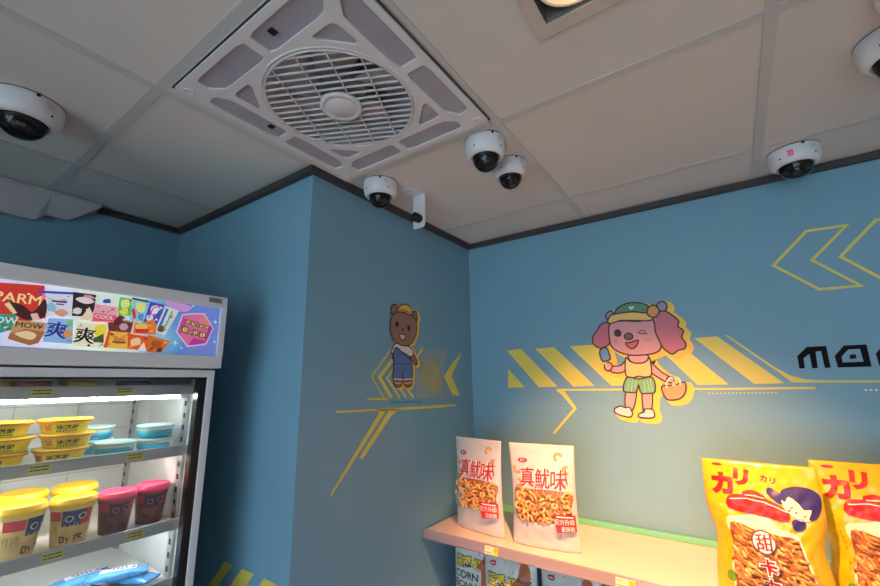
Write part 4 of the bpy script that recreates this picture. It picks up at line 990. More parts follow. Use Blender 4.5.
YT = mat('tub_yellow', rgb(244, 222, 36), .35); YTB = mat('tub_clear_yellow', rgb(236, 206, 40), .3, noise=.1, nscale=60)
def yellow_tub():
    t = tag(empty('ice_cream_tub'), '', 'ice cream', 'yellow ice cream tubs in the freezer')
    h = .034
    m = MB(); m.lathe([(.047, 0), (.048, .002), (.0555, h - .004), (.056, h)], 40); m.build('body', YTB, t)
    m = MB(); m.lathe([(.057, h - .006), (.0605, h - .005), (.0605, h + .002), (.058, h + .004), (.054, h + .0025), (.0, h + .002)], 40); m.build('lid', YT, t)
    m = MB(); m.lathe([(.0606, h - .0042), (.0611, h - .003), (.0611, h - .001), (.0606, h)], 40, cap0=False, cap1=False); m.build('lid_rim', mat('rim_red', rgb(226, 96, 60), .4), t)
    pr = Print(bend(.047, .056, h), grid=.008)
    mb = MB(); pr.poly(mb, [(-.030, .004), (.030, .004), (.031, .026), (-.031, .026)], 0, 0)
    pr.text(mb, '冰淇淋', (.0, .0165), .0125, 1, 1, 0, offset=.03, w=.048)
    for k in range(7): pr.poly(mb, [(-.024 + k * .007, .0055), (-.0195 + k * .007, .0055), (-.0195 + k * .007, .0085), (-.024 + k * .007, .0085)], 1, 1)
    pr.poly(mb, [(-.052, .008), (-.036, .008), (-.036, .026), (-.052, .026)], 0, 2)
    mb.build('wrap_print', [mat('wrap_yellow', rgb(246, 226, 60), .4), mat('wrap_black', rgb(40, 32, 30), .5), mat('wrap_orange', rgb(226, 120, 60), .5)], t, False)
    return t
TH = .0385
YAW = math.atan2(-.93 + .58, .45 + .95)
xs_ = -.935
yt = []
names = ['lowest', 'middle', 'topmost']
for (x, y, k, lab) in ((-.935, -.702, 3, 'yellow ice cream tub, %s of the stack away from the blue tubs'), (-.932, -.590, 3, 'yellow ice cream tub, %s of the stack next to the blue tubs')):
    for i in range(k): yt.append(((x + .004 * (i % 2), y + (.006 if i == 1 else 0), S1 + .0005 + i * TH * .88), YAW + (-.1, .08, .12)[i], lab % names[i], .88))
place_things(yellow_tub(), yt)

BT = mat('tub_blue', rgb(64, 168, 206), .35, noise=.1, nscale=50)
def blue_tub():
    t = tag(empty('ice_cream_tub'), '', 'ice cream', 'blue ice cream tubs in the freezer')
    h = .030
    m = MB(); m.lathe([(.036, 0), (.037, .002), (.042, .008), (.0445, h)], 36); m.build('body', BT, t)
    m = MB(); m.lathe([(.0448, h - .003), (.0472, h - .002), (.0475, h + .003), (.0455, h + .0055), (.043, h + .004), (.0, h + .0035)], 36); m.build('lid', mat('lid_pale_blue', rgb(190, 224, 232), .25, sub=.1), t)
    m = MB(); m.lathe([(.0437, h - .0085), (.0446, h - .001)], 36, cap0=False, cap1=False); m.build('clear_band', mat('tub_cream_band', rgb(224, 222, 196), .3), t)
    pr = Print(bend(.036, .0445, h), grid=.008, base=.0022)
    mb = MB(); pr.poly(mb, [(-.007, .003), (.007, .003), (.007, .022), (-.007, .022)], 0, 0)
    for k in range(5): pr.poly(mb, [(-.004, .005 + k * .0034), (.004, .005 + k * .0034), (.0035, .0068 + k * .0034), (-.0035, .0068 + k * .0034)], 1, 1)
    for k in range(3): pr.poly(mb, circle((.018 + .006 * k, .010 + .003 * (k % 2)), .0018, 6), 0, 0)
    mb.build('wrap_print', [mat('wrap_white', rgb(230, 240, 244), .4), mat('wrap_sky', rgb(120, 190, 220), .5)], t, False)
    return t
place_things(blue_tub(), [((-1.026, -.502, S1 + .0005), YAW + .25, 'blue ice cream tub beside the yellow stack, under another blue tub', 1.0),
                          ((-1.026, -.503, S1 + .036), YAW + .1, 'blue ice cream tub on top, white print strip, beside the yellow stack', 1.0),
                          ((-.924, -.482, S1 + .0005), YAW + .9, 'single blue ice cream tub standing in front at the price rail', 1.0),
                          ((-.940, -.385, S1 + .0005), YAW + 1.2, 'lower blue ice cream tub of the pair next to the freezer side wall', .94),
                          ((-.940, -.385, S1 + .0345), YAW + 1.5, 'upper blue ice cream tub of the pair next to the freezer side wall', 1.0)])

def tall_cup(lidcol, kind, label):
    t = tag(empty('ice_cream_cup'), label, 'ice cream', 'tall lidded cups in the freezer')
    h = .098
    body = mat('cup_body_%s' % kind, rgb(212, 186, 128) if kind == 'yellow' else rgb(110, 62, 62), .35, noise=.18, nscale=45)
    m = MB(); m.lathe([(.0335, 0), (.0345, .002), (.0445, h)], 40); m.build('body', body, t)
    lm = mat('cup_lid_%s' % kind, rgb(*lidcol), .35)
    m = MB(); m.lathe([(.0452, h - .004), (.0485, h - .003), (.0490, h + .005), (.0470, h + .0065), (.0462, h + .012), (.0425, h + .0155), (.0395, h + .0135), (.0, h + .0125)], 40); m.build('lid', lm, t)
    m = MB(); m.lathe([(.0440, h - .013), (.0450, h - .0042)], 40, cap0=False, cap1=False); m.build('clear_band', mat('cup_band_%s' % kind, rgb(236, 214, 130) if kind == 'yellow' else rgb(150, 84, 96), .25), t)
    pr = Print(bend(.0335, .0445, h), grid=.008)
    mb = MB()
    navy, cream, dark, red = 0, 1, 2, 3
    pr.poly(mb, [(-.012, .048), (.048, .048), (.048, .085), (-.012, .085)], 0, navy)
    pr.poly(mb, [(-.050, .062), (-.014, .062), (-.014, .084), (-.050, .084)], 0, red)
    pr.poly(mb, smooth_loop([(.024, .050), (.046, .054), (.048, .083), (.030, .080)]), 1, red)
    for c in ((.002, .066), (.026, .069)):
        pr.poly(mb, circle(c, .0078, 14), 2, cream); pr.poly(mb, circle(c, .0058, 12), 3, navy); pr.poly(mb, circle((c[0] + .001, c[1]), .003, 10), 4, dark)
    pr.stroke(mb, [(-.008, .080), (.006, .074)], .003, 4, dark); pr.stroke(mb, [(.018, .076), (.034, .082)], .003, 4, dark)
    # scrawled lettering
    for q in ([(-.012, .012), (-.012, .026), (-.004, .024), (-.004, .013), (-.012, .012)], [(.0, .024), (.004, .014), (.008, .026), (.003, .007)], [(.014, .024), (.022, .026), (.016, .013)], [(.026, .014), (.026, .027), (.034, .024), (.027, .020), (.035, .013)]):
        pr.stroke(mb, q, .0026, 2, dark)
    pr.poly(mb, [(-.048, .010), (-.022, .008), (-.020, .050), (-.048, .052)], 0, 4)
    mb.build('wrap_print', [mat('cup_navy_' + kind, rgb(44, 66, 112) if kind == 'yellow' else rgb(72, 40, 60), .4), mat('cup_cream_' + kind, rgb(226, 214, 196) if kind == 'yellow' else rgb(170, 130, 136), .4), mat('cup_dark', rgb(36, 28, 26), .5),
                            mat('cup_red_' + kind, rgb(190, 66, 76) if kind == 'yellow' else rgb(170, 60, 92), .4), mat('cup_olive_' + kind, rgb(186, 172, 84) if kind == 'yellow' else rgb(92, 60, 50), .4, noise=.3, nscale=50)], t, False)
    return t
cy = tall_cup((250, 206, 34), 'yellow', '')
place_things(cy, [((-.922, -.646, S2 + .0005), YAW + .75, 'yellow-lidded cup in front, showing an olive side and pink band', .98),
                  ((-.925, -.550, S2 + .0005), YAW - .15, 'yellow-lidded cup in front, next to the pink-lidded cups', .95),
                  ((-1.055, -.618, S2 + .0005), YAW + .3, 'yellow-lidded cup in the back row, farther from the pink lids', 1.0),
                  ((-1.045, -.518, S2 + .0005), YAW - .5, 'yellow-lidded cup in the back row, closer to the pink lids', 1.0)])
cp = tall_cup((226, 62, 106), 'pink', '')
place_things(cp, [((-.928, -.459, S2 + .0005), YAW - .1, 'pink-lidded cup standing beside the yellow-lidded cups', .885),
                  ((-.945, -.3715, S2 + .0005), YAW - .2, 'pink-lidded cup standing against the freezer side wall', .885)])
# packs lying on the lowest visible shelf
BPK = mat('wrapper_blue', rgb(70, 150, 214), .25, noise=.12, nscale=30, coat=.4)
def bar_pack():
    t = tag(empty('ice_bar_pack'), '', 'ice cream', 'blue ice bar packs in the freezer')
    L, W, D, n, k = .135, .052, .022, 22, 16
    m = MB(); vs = []; fs = []
    for i in range(n + 1):
        s_ = i / n * 2 - 1; x = s_ * L / 2
        e = max(0, 1 - abs(s_) ** 6); w = W / 2 * (1.0 if abs(s_) > .88 else (.90 + .1 * math.cos(9 * s_))); d = max(.0012, D / 2 * (0 if abs(s_) > .86 else (1 - (abs(s_) / .86) ** 4) ** .5))
        for j in range(k):
            a = 2 * PI * j / k
            vs.append((x, w * math.copysign(abs(math.cos(a)) ** .7, math.cos(a)), D / 2 + d * math.copysign(abs(math.sin(a)) ** .8, math.sin(a)) + (.0025 * math.sin(j * 2.1 + i) if abs(s_) > .86 else .0006 * math.sin(i * 1.7 + j))))
    for i in range(n):
        for j in range(k): fs.append((i * k + j, i * k + (j + 1) % k, (i + 1) * k + (j + 1) % k, (i + 1) * k + j))
    fs += [tuple(range(k)), tuple(n * k + j for j in range(k))]
    m.add(vs, fs, 0, True); m.build('wrapper', BPK, t)
    pr = Print(lambda u, v, d: (u, v, D / 2 + D / 2 * math.sqrt(max(0, 1 - (abs(2 * u / L) / .86) ** 4)) * (1 - min(1, abs(2 * v / W) ** 3) * .5) + d), grid=.008, base=.0012)
    mb = MB(); pr.poly(mb, [(-.042, -.011), (.036, -.013), (.038, .012), (-.040, .014)], 0, 0)
    for q in ([(-.036, -.006), (-.036, .008), (-.026, .006), (-.035, .001)], [(-.019, -.007), (-.019, .008)], [(-.010, -.007), (-.010, .008), (.0, -.007), (.0, .008)], [(.018, .007), (.008, .006), (.008, -.007), (.019, -.006), (.018, .001)]): pr.stroke(mb, q, .004, 1, 1)
    mb.build('pack_print', [mat('pack_white', rgb(226, 236, 246), .3), mat('pack_navy', rgb(50, 66, 120), .4)], t, False)
    return t
place_things(bar_pack(), [((-.955, -.425, S3 + .021), -1.95, 'blue ice bar pack on top of the others, white print panel', 1.0),
                          ((-.955, -.392, S3 + .001), .5, 'blue ice bar pack lying crosswise next to the freezer side wall', 1.0),
                          ((-1.06, -.47, S3 + .001), -1.5, 'blue ice bar pack lying underneath the topmost one', 1.0),
                          ((-.95, -.515, S3 + .001), -.9, 'blue ice bar pack beside the beige pack', .95)])
t = tag(empty('wafer_pack', (-.95, -.665, S3 + .001), YAW + 1.4), 'beige and white ice wafer pack lying on the lower freezer shelf', 'ice cream')
m = MB(); vs = []
for i in range(15):
    s_ = i / 14 * 2 - 1
    for j in range(14):
        a = 2 * PI * j / 14; d = .026 * (1 - abs(s_) ** 5) + .001
        vs.append((s_ * .075, .036 * math.copysign(abs(math.cos(a)) ** .6, math.cos(a)), .027 + d * math.copysign(abs(math.sin(a)) ** .7, math.sin(a)) + .001 * math.sin(3 * i + j)))
fs = [(i * 14 + j, i * 14 + (j + 1) % 14, (i + 1) * 14 + (j + 1) % 14, (i + 1) * 14 + j) for i in range(14) for j in range(14)] + [tuple(range(14)), tuple(14 * 14 + j for j in range(14))]
m.add(vs, fs, 0, True); m.build('wrapper', mat('wrapper_beige', rgb(222, 190, 172), .3, noise=.25, nscale=40), t)
m = MB(); m.box((-.075, -.034, .026), (-.068, .034, .028)); m.box((.068, -.034, .026), (.075, .034, .028)); m.build('crimp', mat('crimp_pale', rgb(236, 220, 206), .3), t)
# products on the upper shelf, seen edge-on at the top of the glass
for y, c, lab in ((-.735, (226, 186, 60), 'yellow snack tub on the top freezer shelf, farthest from the hinge side'), (-.665, (206, 84, 84), 'red snack tub on the top freezer shelf'), (-.575, (222, 196, 80), 'pale yellow snack tub on the top freezer shelf'), (-.455, (66, 104, 176), 'blue snack tub on the top freezer shelf')):
    t = tag(empty('snack_tub', (-.94, y, S0 + .0005)), lab, 'ice cream', 'tubs on the top freezer shelf')
    m = MB(); m.box((-.035, -.032, 0), (.035, .032, .024), bev=.006); m.build('body', mat('snack_%d' % c[0], rgb(*c), .4, noise=.2, nscale=50), t)
    m = MB(); m.box((-.037, -.034, .0242), (.037, .034, .029), bev=.002); m.build('lid', mat('snack_lid', rgb(210, 206, 200), .4), t)

# ------------------------------------------------------------------ wall shelves
SZ = 1.145; SF = .462; SX0, SX1 = -.606, 1.62
def wall_shelf(z, label, x0=SX0, tags=()):
    t = tag(empty('wall_shelf', (x0, YA, z)), label, 'shelf', 'shelves on the right wall')
    m = MB(); m.box((0, SF - YA, -.018), (SX1 - x0, -.002, 0), bev=.002); m.build('board', SHELFM, t)
    m = MB(); m.box((.0, -.016, .0004), (SX1 - x0, -.002, .020), bev=.002); m.build('back_strip', GREEN, t)
    rail = MB()
    poly = [(SF - YA - .001, .003), (SF - YA - .004, .0045), (SF - YA - .013, -.026), (SF - YA - .010, -.030), (SF - YA - .001, -.026)]
    rail.prism(poly, lambda u, v, d: (d, u, v), 0, SX1 - x0)
    rl = rail.build('price_rail', RAILM, t)
    for x in tags:
        mb = MB(); to = lambda u, v, d: (x - x0 + u, SF - YA - .0085 - .0095 * v / .03 * -1 * .95 - .0026 - d * .95, v - .0135 - d * .3)
        pr = Print(to, base=.0006)
        pr.poly(mb, [(-.026, -.011), (.026, -.011), (.026, .012), (-.026, .012)], 0, 0)
        pr.poly(mb, [(.008, -.009), (.0255, -.009), (.0255, .0115), (.008, .0115)], 1, 1)
        for k in range(4): pr.poly(mb, [(-.023 + k * .007, -.007), (-.018 + k * .007, -.007), (-.018 + k * .007, -.004), (-.023 + k * .007, -.004)], 1, 2)
        pr.stroke(mb, [(-.022, .006), (-.006, .006)], .0016, 1, 2)
        pr.text(mb, '59', (.017, .004), .008, 2, 2)
        o = mb.build('price_tag', [mat('tag_cream', rgb(240, 224, 170), .5), mat('tag_yellow', rgb(250, 196, 30), .5), mat('tag_ink', rgb(90, 60, 20), .5)], rl, False)
    for x in (.03, (SX1 - x0) / 2, SX1 - x0 - .03):
        m = MB(); m.prism([(-.006, -.018), (-.006, -.11), (-.02, -.11), (-.30, -.030), (-.30, -.018)], lambda u, v, d: (x + d, u, v), -.002, .002); m.build('bracket', GREYM, t)
    return t
wall_shelf(SZ, 'white wall shelf with green back strip holding the snack pouches', tags=(-.312, .118))
wall_shelf(.815, 'lower white wall shelf under the white corn snack bags')

# ------------------------------------------------------------------ snack pouches
def bag_surface(W, Hh, D, taper, seed, base_d=None, crinkle=.0012, side=None):
    """front / back surface of a filled bag: depth as a function of (u, v); u in [-W/2, W/2], v in [0, Hh]"""
    rnd = random.Random(seed)
    ph = [rnd.uniform(0, 6.28) for _ in range(8)]
    def half(v):
        t = v / Hh
        return (side(t) if side else 1.0)
    def depth(u, v, sgn):
        t = min(1, max(0, v / Hh)); s_ = min(1, abs(u) / (W / 2))
        vert = taper(t)
        d = D / 2 * vert * max(0, 1 - s_ ** 3.2) ** .75
        d += crinkle * (math.sin(u * 95 + ph[0] + v * 60) * math.sin(v * 80 + ph[1]) + .7 * math.sin(u * 160 - v * 130 + ph[2])) * min(1, vert * 1.2 + .12) * (1 - s_ ** 6)
        return sgn * max(d, .0006)
    def to3(u, v, d=0.0, sgn=-1):
        k = half(v)
        return (u * k, depth(u, v, sgn) + sgn * d, v)
    return to3
def bag_mesh(to3, W, Hh, nu=36, nv=44, wave=None):
    mb = MB(); vs = []; fs = []
    for sgn in (-1, 1):
        for j in range(nv + 1):
            for i in range(nu + 1):
                vs.append(to3(-W / 2 + W * i / nu, Hh * j / nv, 0, sgn))
    o = (nu + 1) * (nv + 1)
    for j in range(nv):
        for i in range(nu):
            a = j * (nu + 1) + i
            fs.append((a, a + 1, a + nu + 2, a + nu + 1)); fs.append((o + a + 1, o + a, o + a + nu + 1, o + a + nu + 2))
    for i in range(nu):
        fs.append((i + 1, i, o + i, o + i + 1)); a = nv * (nu + 1) + i; fs.append((a, a + 1, o + a + 1, o + a))
    for j in range(nv):
        a = j * (nu + 1); fs.append((a, a + nu + 1, o + a + nu + 1, o + a)); b = a + nu; fs.append((b + nu + 1, b, o + b, o + b + nu + 1))
    mb.add(vs, fs, 0, True)
    return mb
def torus_into(mb, c, R_, r, rot, seg=9, k=6, arc=2 * PI, mi=0):
    closed = arc > 6.2
    n = seg if closed else seg + 1
    vs = []; fs = []
    for i in range(n):
        a = arc * i / seg
        for j in range(k):
            b = 2 * PI * j / k
            vs.append(rot @ Vector(((R_ + r * math.cos(b)) * math.cos(a), (R_ + r * math.cos(b)) * math.sin(a), r * math.sin(b))) + Vector(c))
    for i in range(seg if closed else seg):
        for j in range(k):
            i2 = (i + 1) % n
            fs.append((i * k + j, i2 * k + j, i2 * k + (j + 1) % k, i * k + (j + 1) % k))
    if not closed: fs += [tuple(range(k)), tuple((n - 1) * k + j for j in range(k))]
    mb.add(vs, fs, mi, True)

PW, PH = .222, .318
def ring_pouch():
    t = tag(empty('snack_pouch'), '', 'snack bag', 'pouches of ring snacks on the shelf')
    taper = lambda q: (1.0 if q < .12 else 1.0) * (.55 + .45 * min(1, q / .2)) * (1 - max(0, (q - .35) / .65) ** 1.6) * .97 + .02
    to = bag_surface(PW, PH, .062, taper, 5, crinkle=.0011, side=lambda q: 1.0 - .05 * math.sin(PI * q))
    POU = mat('pouch_frosted_white', rgb(202, 194, 192), .3, coat=.35, noise=.03, nscale=20)
    body = bag_mesh(to, PW, PH).build('pouch', POU, t)
    pr = Print(lambda u, v, d: to(u, v, d), grid=.007, base=.0008, step=.0004)
    U = lambda a, b: ((a - .5) * PW, b * PH)
    # window backing and the rings seen through it
    win = [U(*p) for p in ((.07, .545), (.2, .56), (.91, .55), (.93, .40), (.91, .28), (.6, .255), (.2, .25), (.09, .27), (.07, .4))]
    mb = MB(); pr.poly(mb, smooth_loop(win), 0); mb.build('window', mat('window_brown_backing', rgb(150, 96, 54), .5, noise=.25, nscale=60), t, False)
    rnd = random.Random(3); mb = MB(); pts = []; tries = 0
    while len(pts) < 62 and tries < 6000:
        tries += 1
        a, b = rnd.uniform(.115, .885), rnd.uniform(.27, .533)
        if all(math.hypot((a - p[0]) * PW, (b - p[1]) * PH) > .0135 for p in pts): pts.append((a, b))
    for a, b in pts:
        c = to(*U(a, b), .0022)
        rot = Matrix.Rotation(rnd.uniform(0, 6.28), 3, 'Z') @ Matrix.Rotation(rnd.gauss(PI / 2, .55), 3, 'X') @ Matrix.Rotation(rnd.uniform(0, 6.28), 3, 'Z')
        torus_into(mb, c, rnd.uniform(.0074, .0092), rnd.uniform(.0038, .0048), rot, arc=rnd.choice((2 * PI, 2 * PI, 4.6)), mi=rnd.choice((0, 0, 1)))
    o = mb.build('ring_snacks', [mat('ring_golden', rgb(232, 172, 104), .55, noise=.2, nscale=90), mat('ring_toasted', rgb(206, 132, 66), .55, noise=.2, nscale=90)], t); o['kind'] = 'stuff'; o['label'] = 'golden ring snacks showing through the pouch window'
    mb = MB()
    pr2 = Print(lambda u, v, d: to(u, v, d), grid=.012, base=.0125)
    pr2.poly(mb, smooth_loop(win), 0); mb.build('window_film', film('pouch_film', rough=.2, ior=1.2), t, False)
    # red lettering with pale surround
    RED = mat('pouch_red', rgb(190, 34, 44), .4); PALE = mat('pouch_pale', rgb(238, 224, 218), .4); DRED = mat('pouch_dark_red', rgb(140, 40, 40), .4); WHT = mat('pouch_white_ink', rgb(244, 236, 232), .4)
    mb = MB()
    for k, ch in enumerate('真魷味'):
        c = U(.28 + .24 * k, .672 - .004 * k)
        pr.text(mb, ch, c, .066, 1, 0, .06, offset=.05, w=.054); pr.text(mb, ch, c, .060, 2.5, 1, .06, w=.050, shear=.1); pr.text(mb, ch, (c[0] + .0018, c[1]), .060, 2.9, 1, .06, w=.050, shear=.1); pr.text(mb, ch, (c[0] + .0008, c[1] + .0012), .060, 3.3, 1, .06, w=.050, shear=.1)
    mb.build('brand_characters', [PALE, RED], t, False)
    mb = MB(); pr.poly(mb, [U(.16, .565), U(.93, .555), U(.93, .540), U(.16, .550)], 1, 0)
    for k in range(14): pr.poly(mb, [U(.18 + k * .052, .561), U(.215 + k * .052, .560), U(.215 + k * .052, .546), U(.18 + k * .052, .547)], 2, 1)
    pr.stroke(mb, [U(.87, .78), U(.89, .62)], .004, 1, 1)
    mb.build('subtitle', [mat('pouch_pink_band', rgb(206, 150, 140), .4), DRED], t, False)
    mb = MB(); pr.poly(mb, circle(U(.215, .832), .0175, 20, .0078), 1, 0); pr.text(mb, '華元', U(.215, .832), .008, 2, 1); mb.build('brand_oval', [mat('oval_maroon', rgb(160, 40, 66), .4), WHT], t, False)
    mb = MB(); pr.poly(mb, [U(.68, .365), U(.985, .355), U(.985, .205), U(.72, .195)], 36, 0)
    pr.stroke(mb, [U(.73, .341), U(.96, .336)], .0035, 37, 1)
    pr.text(mb, '配方升級', U(.835, .295), .0165, 37, 1, 0, w=.060); pr.text(mb, '更酥脆', U(.875, .232), .0145, 37, 1, 0, w=.040)
    mb.build('red_flash', [mat('flash_red', rgb(214, 40, 40), .4), WHT], t, False)
    for a, b, r0 in ((.77, .88, .3), (.89, .76, 1.2), (.12, .74, 2.2), (.13, .61, 4.0)):
        pts_ = [(U(a, b)[0] + .0125 * math.cos(r0 + q * .5), U(a, b)[1] + .0105 * math.sin(r0 + q * .5)) for q in range(9)]
        mb = MB(); pr.stroke(mb, pts_, .0085, 1)
        mb.build('printed_ring', mat('printed_ring_tan', rgb(206, 150, 96), .4, noise=.2, nscale=90), t, False)
    mb = MB(); pr.stroke(mb, [U(.02, .925), U(.98, .925)], .002, .5); mb.build('zip_seal', mat('seal_grey', rgb(200, 190, 188), .3), t, False)
    return t
place_things(ring_pouch(), [((-.150, .545, SZ + .0005), math.radians(8), 'ring snack pouch standing next to the bare stretch of shelf', 1.05),
                            ((-.418, .560, SZ + .0005), math.radians(-10), 'ring snack pouch standing closest to the pillar corner', 1.05)])

# ------------------------------------------------------------------ yellow stick-snack bags
YW, YH = .262, .350
def stick_bag():
    t = tag(empty('stick_snack_bag'), '', 'snack bag', 'yellow stick snack bags on the shelf')
    taper = lambda q: (.35 + .65 * min(1, q / .22)) * (1 - max(0, (q - .45) / .55) ** 1.7) * .97 + .03
    side = lambda q: 1.0 - .10 * math.exp(-((q - .42) / .16) ** 2) - .02 * math.sin(7 * q)
    to = bag_surface(YW, YH, .085, taper, 11, crinkle=.0020, side=side)
    YB_ = mat('bag_yellow', rgb(226, 176, 20), .25, coat=.5, noise=.05, nscale=12)
    bag_mesh(to, YW, YH, 40, 50).build('bag', YB_, t)
    pr = Print(lambda u, v, d: to(u, v, d), grid=.006, base=.0009, step=.0006)
    RED = mat('bag_red', rgb(196, 30, 28), .35); CRE = mat('bag_cream', rgb(246, 226, 190), .4); PUR = mat('bag_purple', rgb(58, 42, 104), .4); SKN = mat('bag_skin', rgb(250, 226, 196), .4); DRK = mat('bag_dark_red', rgb(120, 30, 24), .4)
    LEAF = mat('bag_leaf_green', rgb(120, 170, 40), .4); OLI = mat('bag_olive', rgb(160, 140, 30), .4); WHT = mat('bag_white', rgb(252, 244, 232), .4)
    mb = MB(); pr.poly(mb, smooth_loop([(-0.087, 0.1997), (-0.0481, 0.212), (0.0051, 0.2252), (0.0301, 0.194), (0.0701, 0.1847), (0.0851, 0.1454), (0.0939, 0.0951), (0.0955, 0.0304), (0.0954, -0.0125), (0.096, -0.0552), (-0.0904, -0.053), (-0.0906, 0.0086), (-0.0909, 0.0706), (-0.0846, 0.1403)], 3), 0, 0); mb.build('window', CRE, t, False)
    mb = MB(); pr.poly(mb, smooth_loop([(-0.0794, 0.1909), (-0.0056, 0.1782), (0.0266, 0.178), (0.0688, 0.1724), (0.0836, 0.1309), (0.0904, 0.0734), (0.0936, 0.0304), (0.0944, 0.0018), (0.0917, -0.0481), (-0.0839, -0.0462), (-0.0846, 0.0293), (-0.0848, 0.1054)], 3), 1.2, 0); mb.build('window_backing', mat('bag_brown_back', rgb(150, 84, 36), .5, noise=.35, nscale=60), t, False)  # brown backing seen between the sticks
    rnd = random.Random(8); mb = MB(); pts = []
    tr = 0
    bl = [(-0.0775, 0.186), (0.0682, 0.1666), (0.0842, 0.0877), (0.0908, 0.016), (0.088, -0.0409), (-0.0773, -0.0395), (-0.0769, 0.0293), (-0.0818, 0.1055)]
    def inside(p, q):
        c = False; n = len(q)
        for i in range(n):
            a, b = q[i], q[i - 1]
            if (a[1] > p[1]) != (b[1] > p[1]) and p[0] < (b[0] - a[0]) * (p[1] - a[1]) / (b[1] - a[1] + 1e-12) + a[0]: c = not c
        return c
    xs = [p[0] for p in bl]; zs = [p[1] for p in bl]
    while len(pts) < 300 and tr < 16000:
        tr += 1
        p = (rnd.uniform(min(xs), max(xs)), rnd.uniform(min(zs), max(zs)))
        if inside(p, bl) and all(math.hypot(p[0] - q[0], (p[1] - q[1]) * 1.4) > .0078 for q in pts): pts.append(p)
    for p in pts:
        a = rnd.gauss(-.65, .45); L = rnd.uniform(.008, .016); bend_ = rnd.uniform(-.004, .004)
        path = []
        for q in range(5):
            s_ = q / 4 * 2 - 1
            u = p[0] + math.cos(a) * L * s_ - math.sin(a) * bend_ * (1 - s_ * s_); v = p[1] + math.sin(a) * L * s_ + math.cos(a) * bend_ * (1 - s_ * s_)
            path.append(to(u, v, .0005 + .0025 * (1 - s_ * s_)))
        mb.tube(path, rnd.uniform(.0036, .0052), 6, rnd.choice((0, 0, 1, 2)))
    o = mb.build('stick_snacks', [mat('stick_brown', rgb(206, 136, 66), .5, noise=.3, nscale=80), mat('stick_dark', rgb(170, 92, 40), .5, noise=.3, nscale=80), mat('stick_pale', rgb(232, 176, 104), .5, noise=.3, nscale=80)], t); o['kind'] = 'stuff'; o['label'] = 'golden brown stick snacks showing in the bag window'
    mb = MB(); pr.poly(mb, circle((-0.0937, 0.3372), .013, 16, .0038), 1, 0); mb.build('brand_oval', RED, t, False)
    mb = MB(); pr.text(mb, 'カ', (-0.0844, 0.2881), .058, 1, 0, .05, offset=.065, w=.056); pr.text(mb, 'リ', (-0.0378, 0.3096), .044, 1, 0, -.12, offset=.065, w=.036); mb.build('large_characters', RED, t, False)
    mb = MB(); pr.text(mb, 'カリ', (0.0228, 0.3108), .017, 1, 0, -.15, offset=.03, w=.034); mb.build('small_characters', DRK, t, False)
    mb = MB(); pr.poly(mb, smooth_loop([(-0.0709, 0.2591), (-0.0352, 0.2661), (-0.0033, 0.2658), (0.034, 0.2534), (0.0572, 0.2328), (0.0556, 0.2167), (0.0425, 0.2125), (-0.0139, 0.2193), (-0.075, 0.2263)], 3), 2, 0); pr.poly(mb, smooth_loop([(-0.0363, 0.2739), (-0.0143, 0.2795), (0.0083, 0.2707), (0.0098, 0.2607), (-0.0147, 0.2622), (-0.0365, 0.2653)], 3), 2.5, 0)
    pr.stroke(mb, [(-0.0686, 0.2514), (-0.0287, 0.2572), (0.0079, 0.2534), (0.0532, 0.2369)], .0022, 3.2, 1); pr.stroke(mb, [(-0.0328, 0.2655), (-0.0094, 0.2668), (0.0087, 0.2621)], .0018, 3.2, 1)
    mb.build('pot_lid', [RED, WHT], t, False)
    mb = MB(); pr.poly(mb, smooth_loop([(0.0208, 0.291), (0.0371, 0.2848), (0.0509, 0.271), (0.044, 0.2525), (0.0286, 0.2618), (0.0163, 0.2763)], 3), 1.5, 1); pr.poly(mb, smooth_loop([(0.0481, 0.2687), (0.0857, 0.2752), (0.115, 0.2474), (0.1049, 0.2249), (0.083, 0.218), (0.062, 0.2301), (0.0495, 0.244)], 3), 3, 0)
    pr.poly(mb, smooth_loop([(0.0439, 0.2706), (0.0502, 0.2892), (0.0754, 0.2996), (0.1061, 0.2985), (0.1253, 0.2834), (0.1236, 0.2552), (0.1148, 0.2327), (0.1048, 0.2234), (0.0958, 0.2244), (0.1033, 0.2468), (0.0878, 0.246), (0.0779, 0.2616), (0.0613, 0.2738), (0.0523, 0.2602)], 3), 3.6, 1)
    pr.poly(mb, smooth_loop([(0.0606, 0.217), (0.0804, 0.2237), (0.0895, 0.2125), (0.0841, 0.1976), (0.0661, 0.1954)], 3), 3, 1)
    for q in ([(0.0612, 0.2475), (0.0666, 0.2507)], [(0.0849, 0.2298), (0.0916, 0.233)]): pr.stroke(mb, q, .002, 4.2, 2)
    for q in [(0.0581, 0.2416), (0.0716, 0.2379)]: pr.poly(mb, circle(q, .0024, 8), 4.2, 2)
    mb.build('child_drawing', [SKN, PUR, RED], t, False)
    mb = MB()
    pr3 = Print(lambda u, v, d: to(u, v, d), grid=.0055, base=.0092, step=.0009)
    pr3.poly(mb, circle((-0.0064, 0.1569), .0300, 28), 0, 2); pr3.poly(mb, circle((-0.0064, 0.1569), .0258, 28), .7, 1); pr3.text(mb, '甜', (-0.0058, 0.1569), .040, 1.5, 0, .03); pr3.text(mb, '甜', ((-0.0058, 0.1569)[0] + .0015, (-0.0058, 0.1569)[1]), .040, 1.9, 0, .03)
    for ch, c in (('卡', (-0.0035, 0.0981)), ('力', (-0.002, 0.0502))):
        pr3.text(mb, ch, c, .050, 0, 2, .03, offset=.12); pr3.text(mb, ch, c, .046, .7, 1, .03, offset=.08); pr3.text(mb, ch, c, .039, 1.5, 0, .03, offset=.03)
    mb.build('flavour_characters', [RED, WHT, mat('bag_outline_brown', rgb(110, 76, 66), .4)], t, False)  # brown is the printed outline round the characters
    mb = MB()
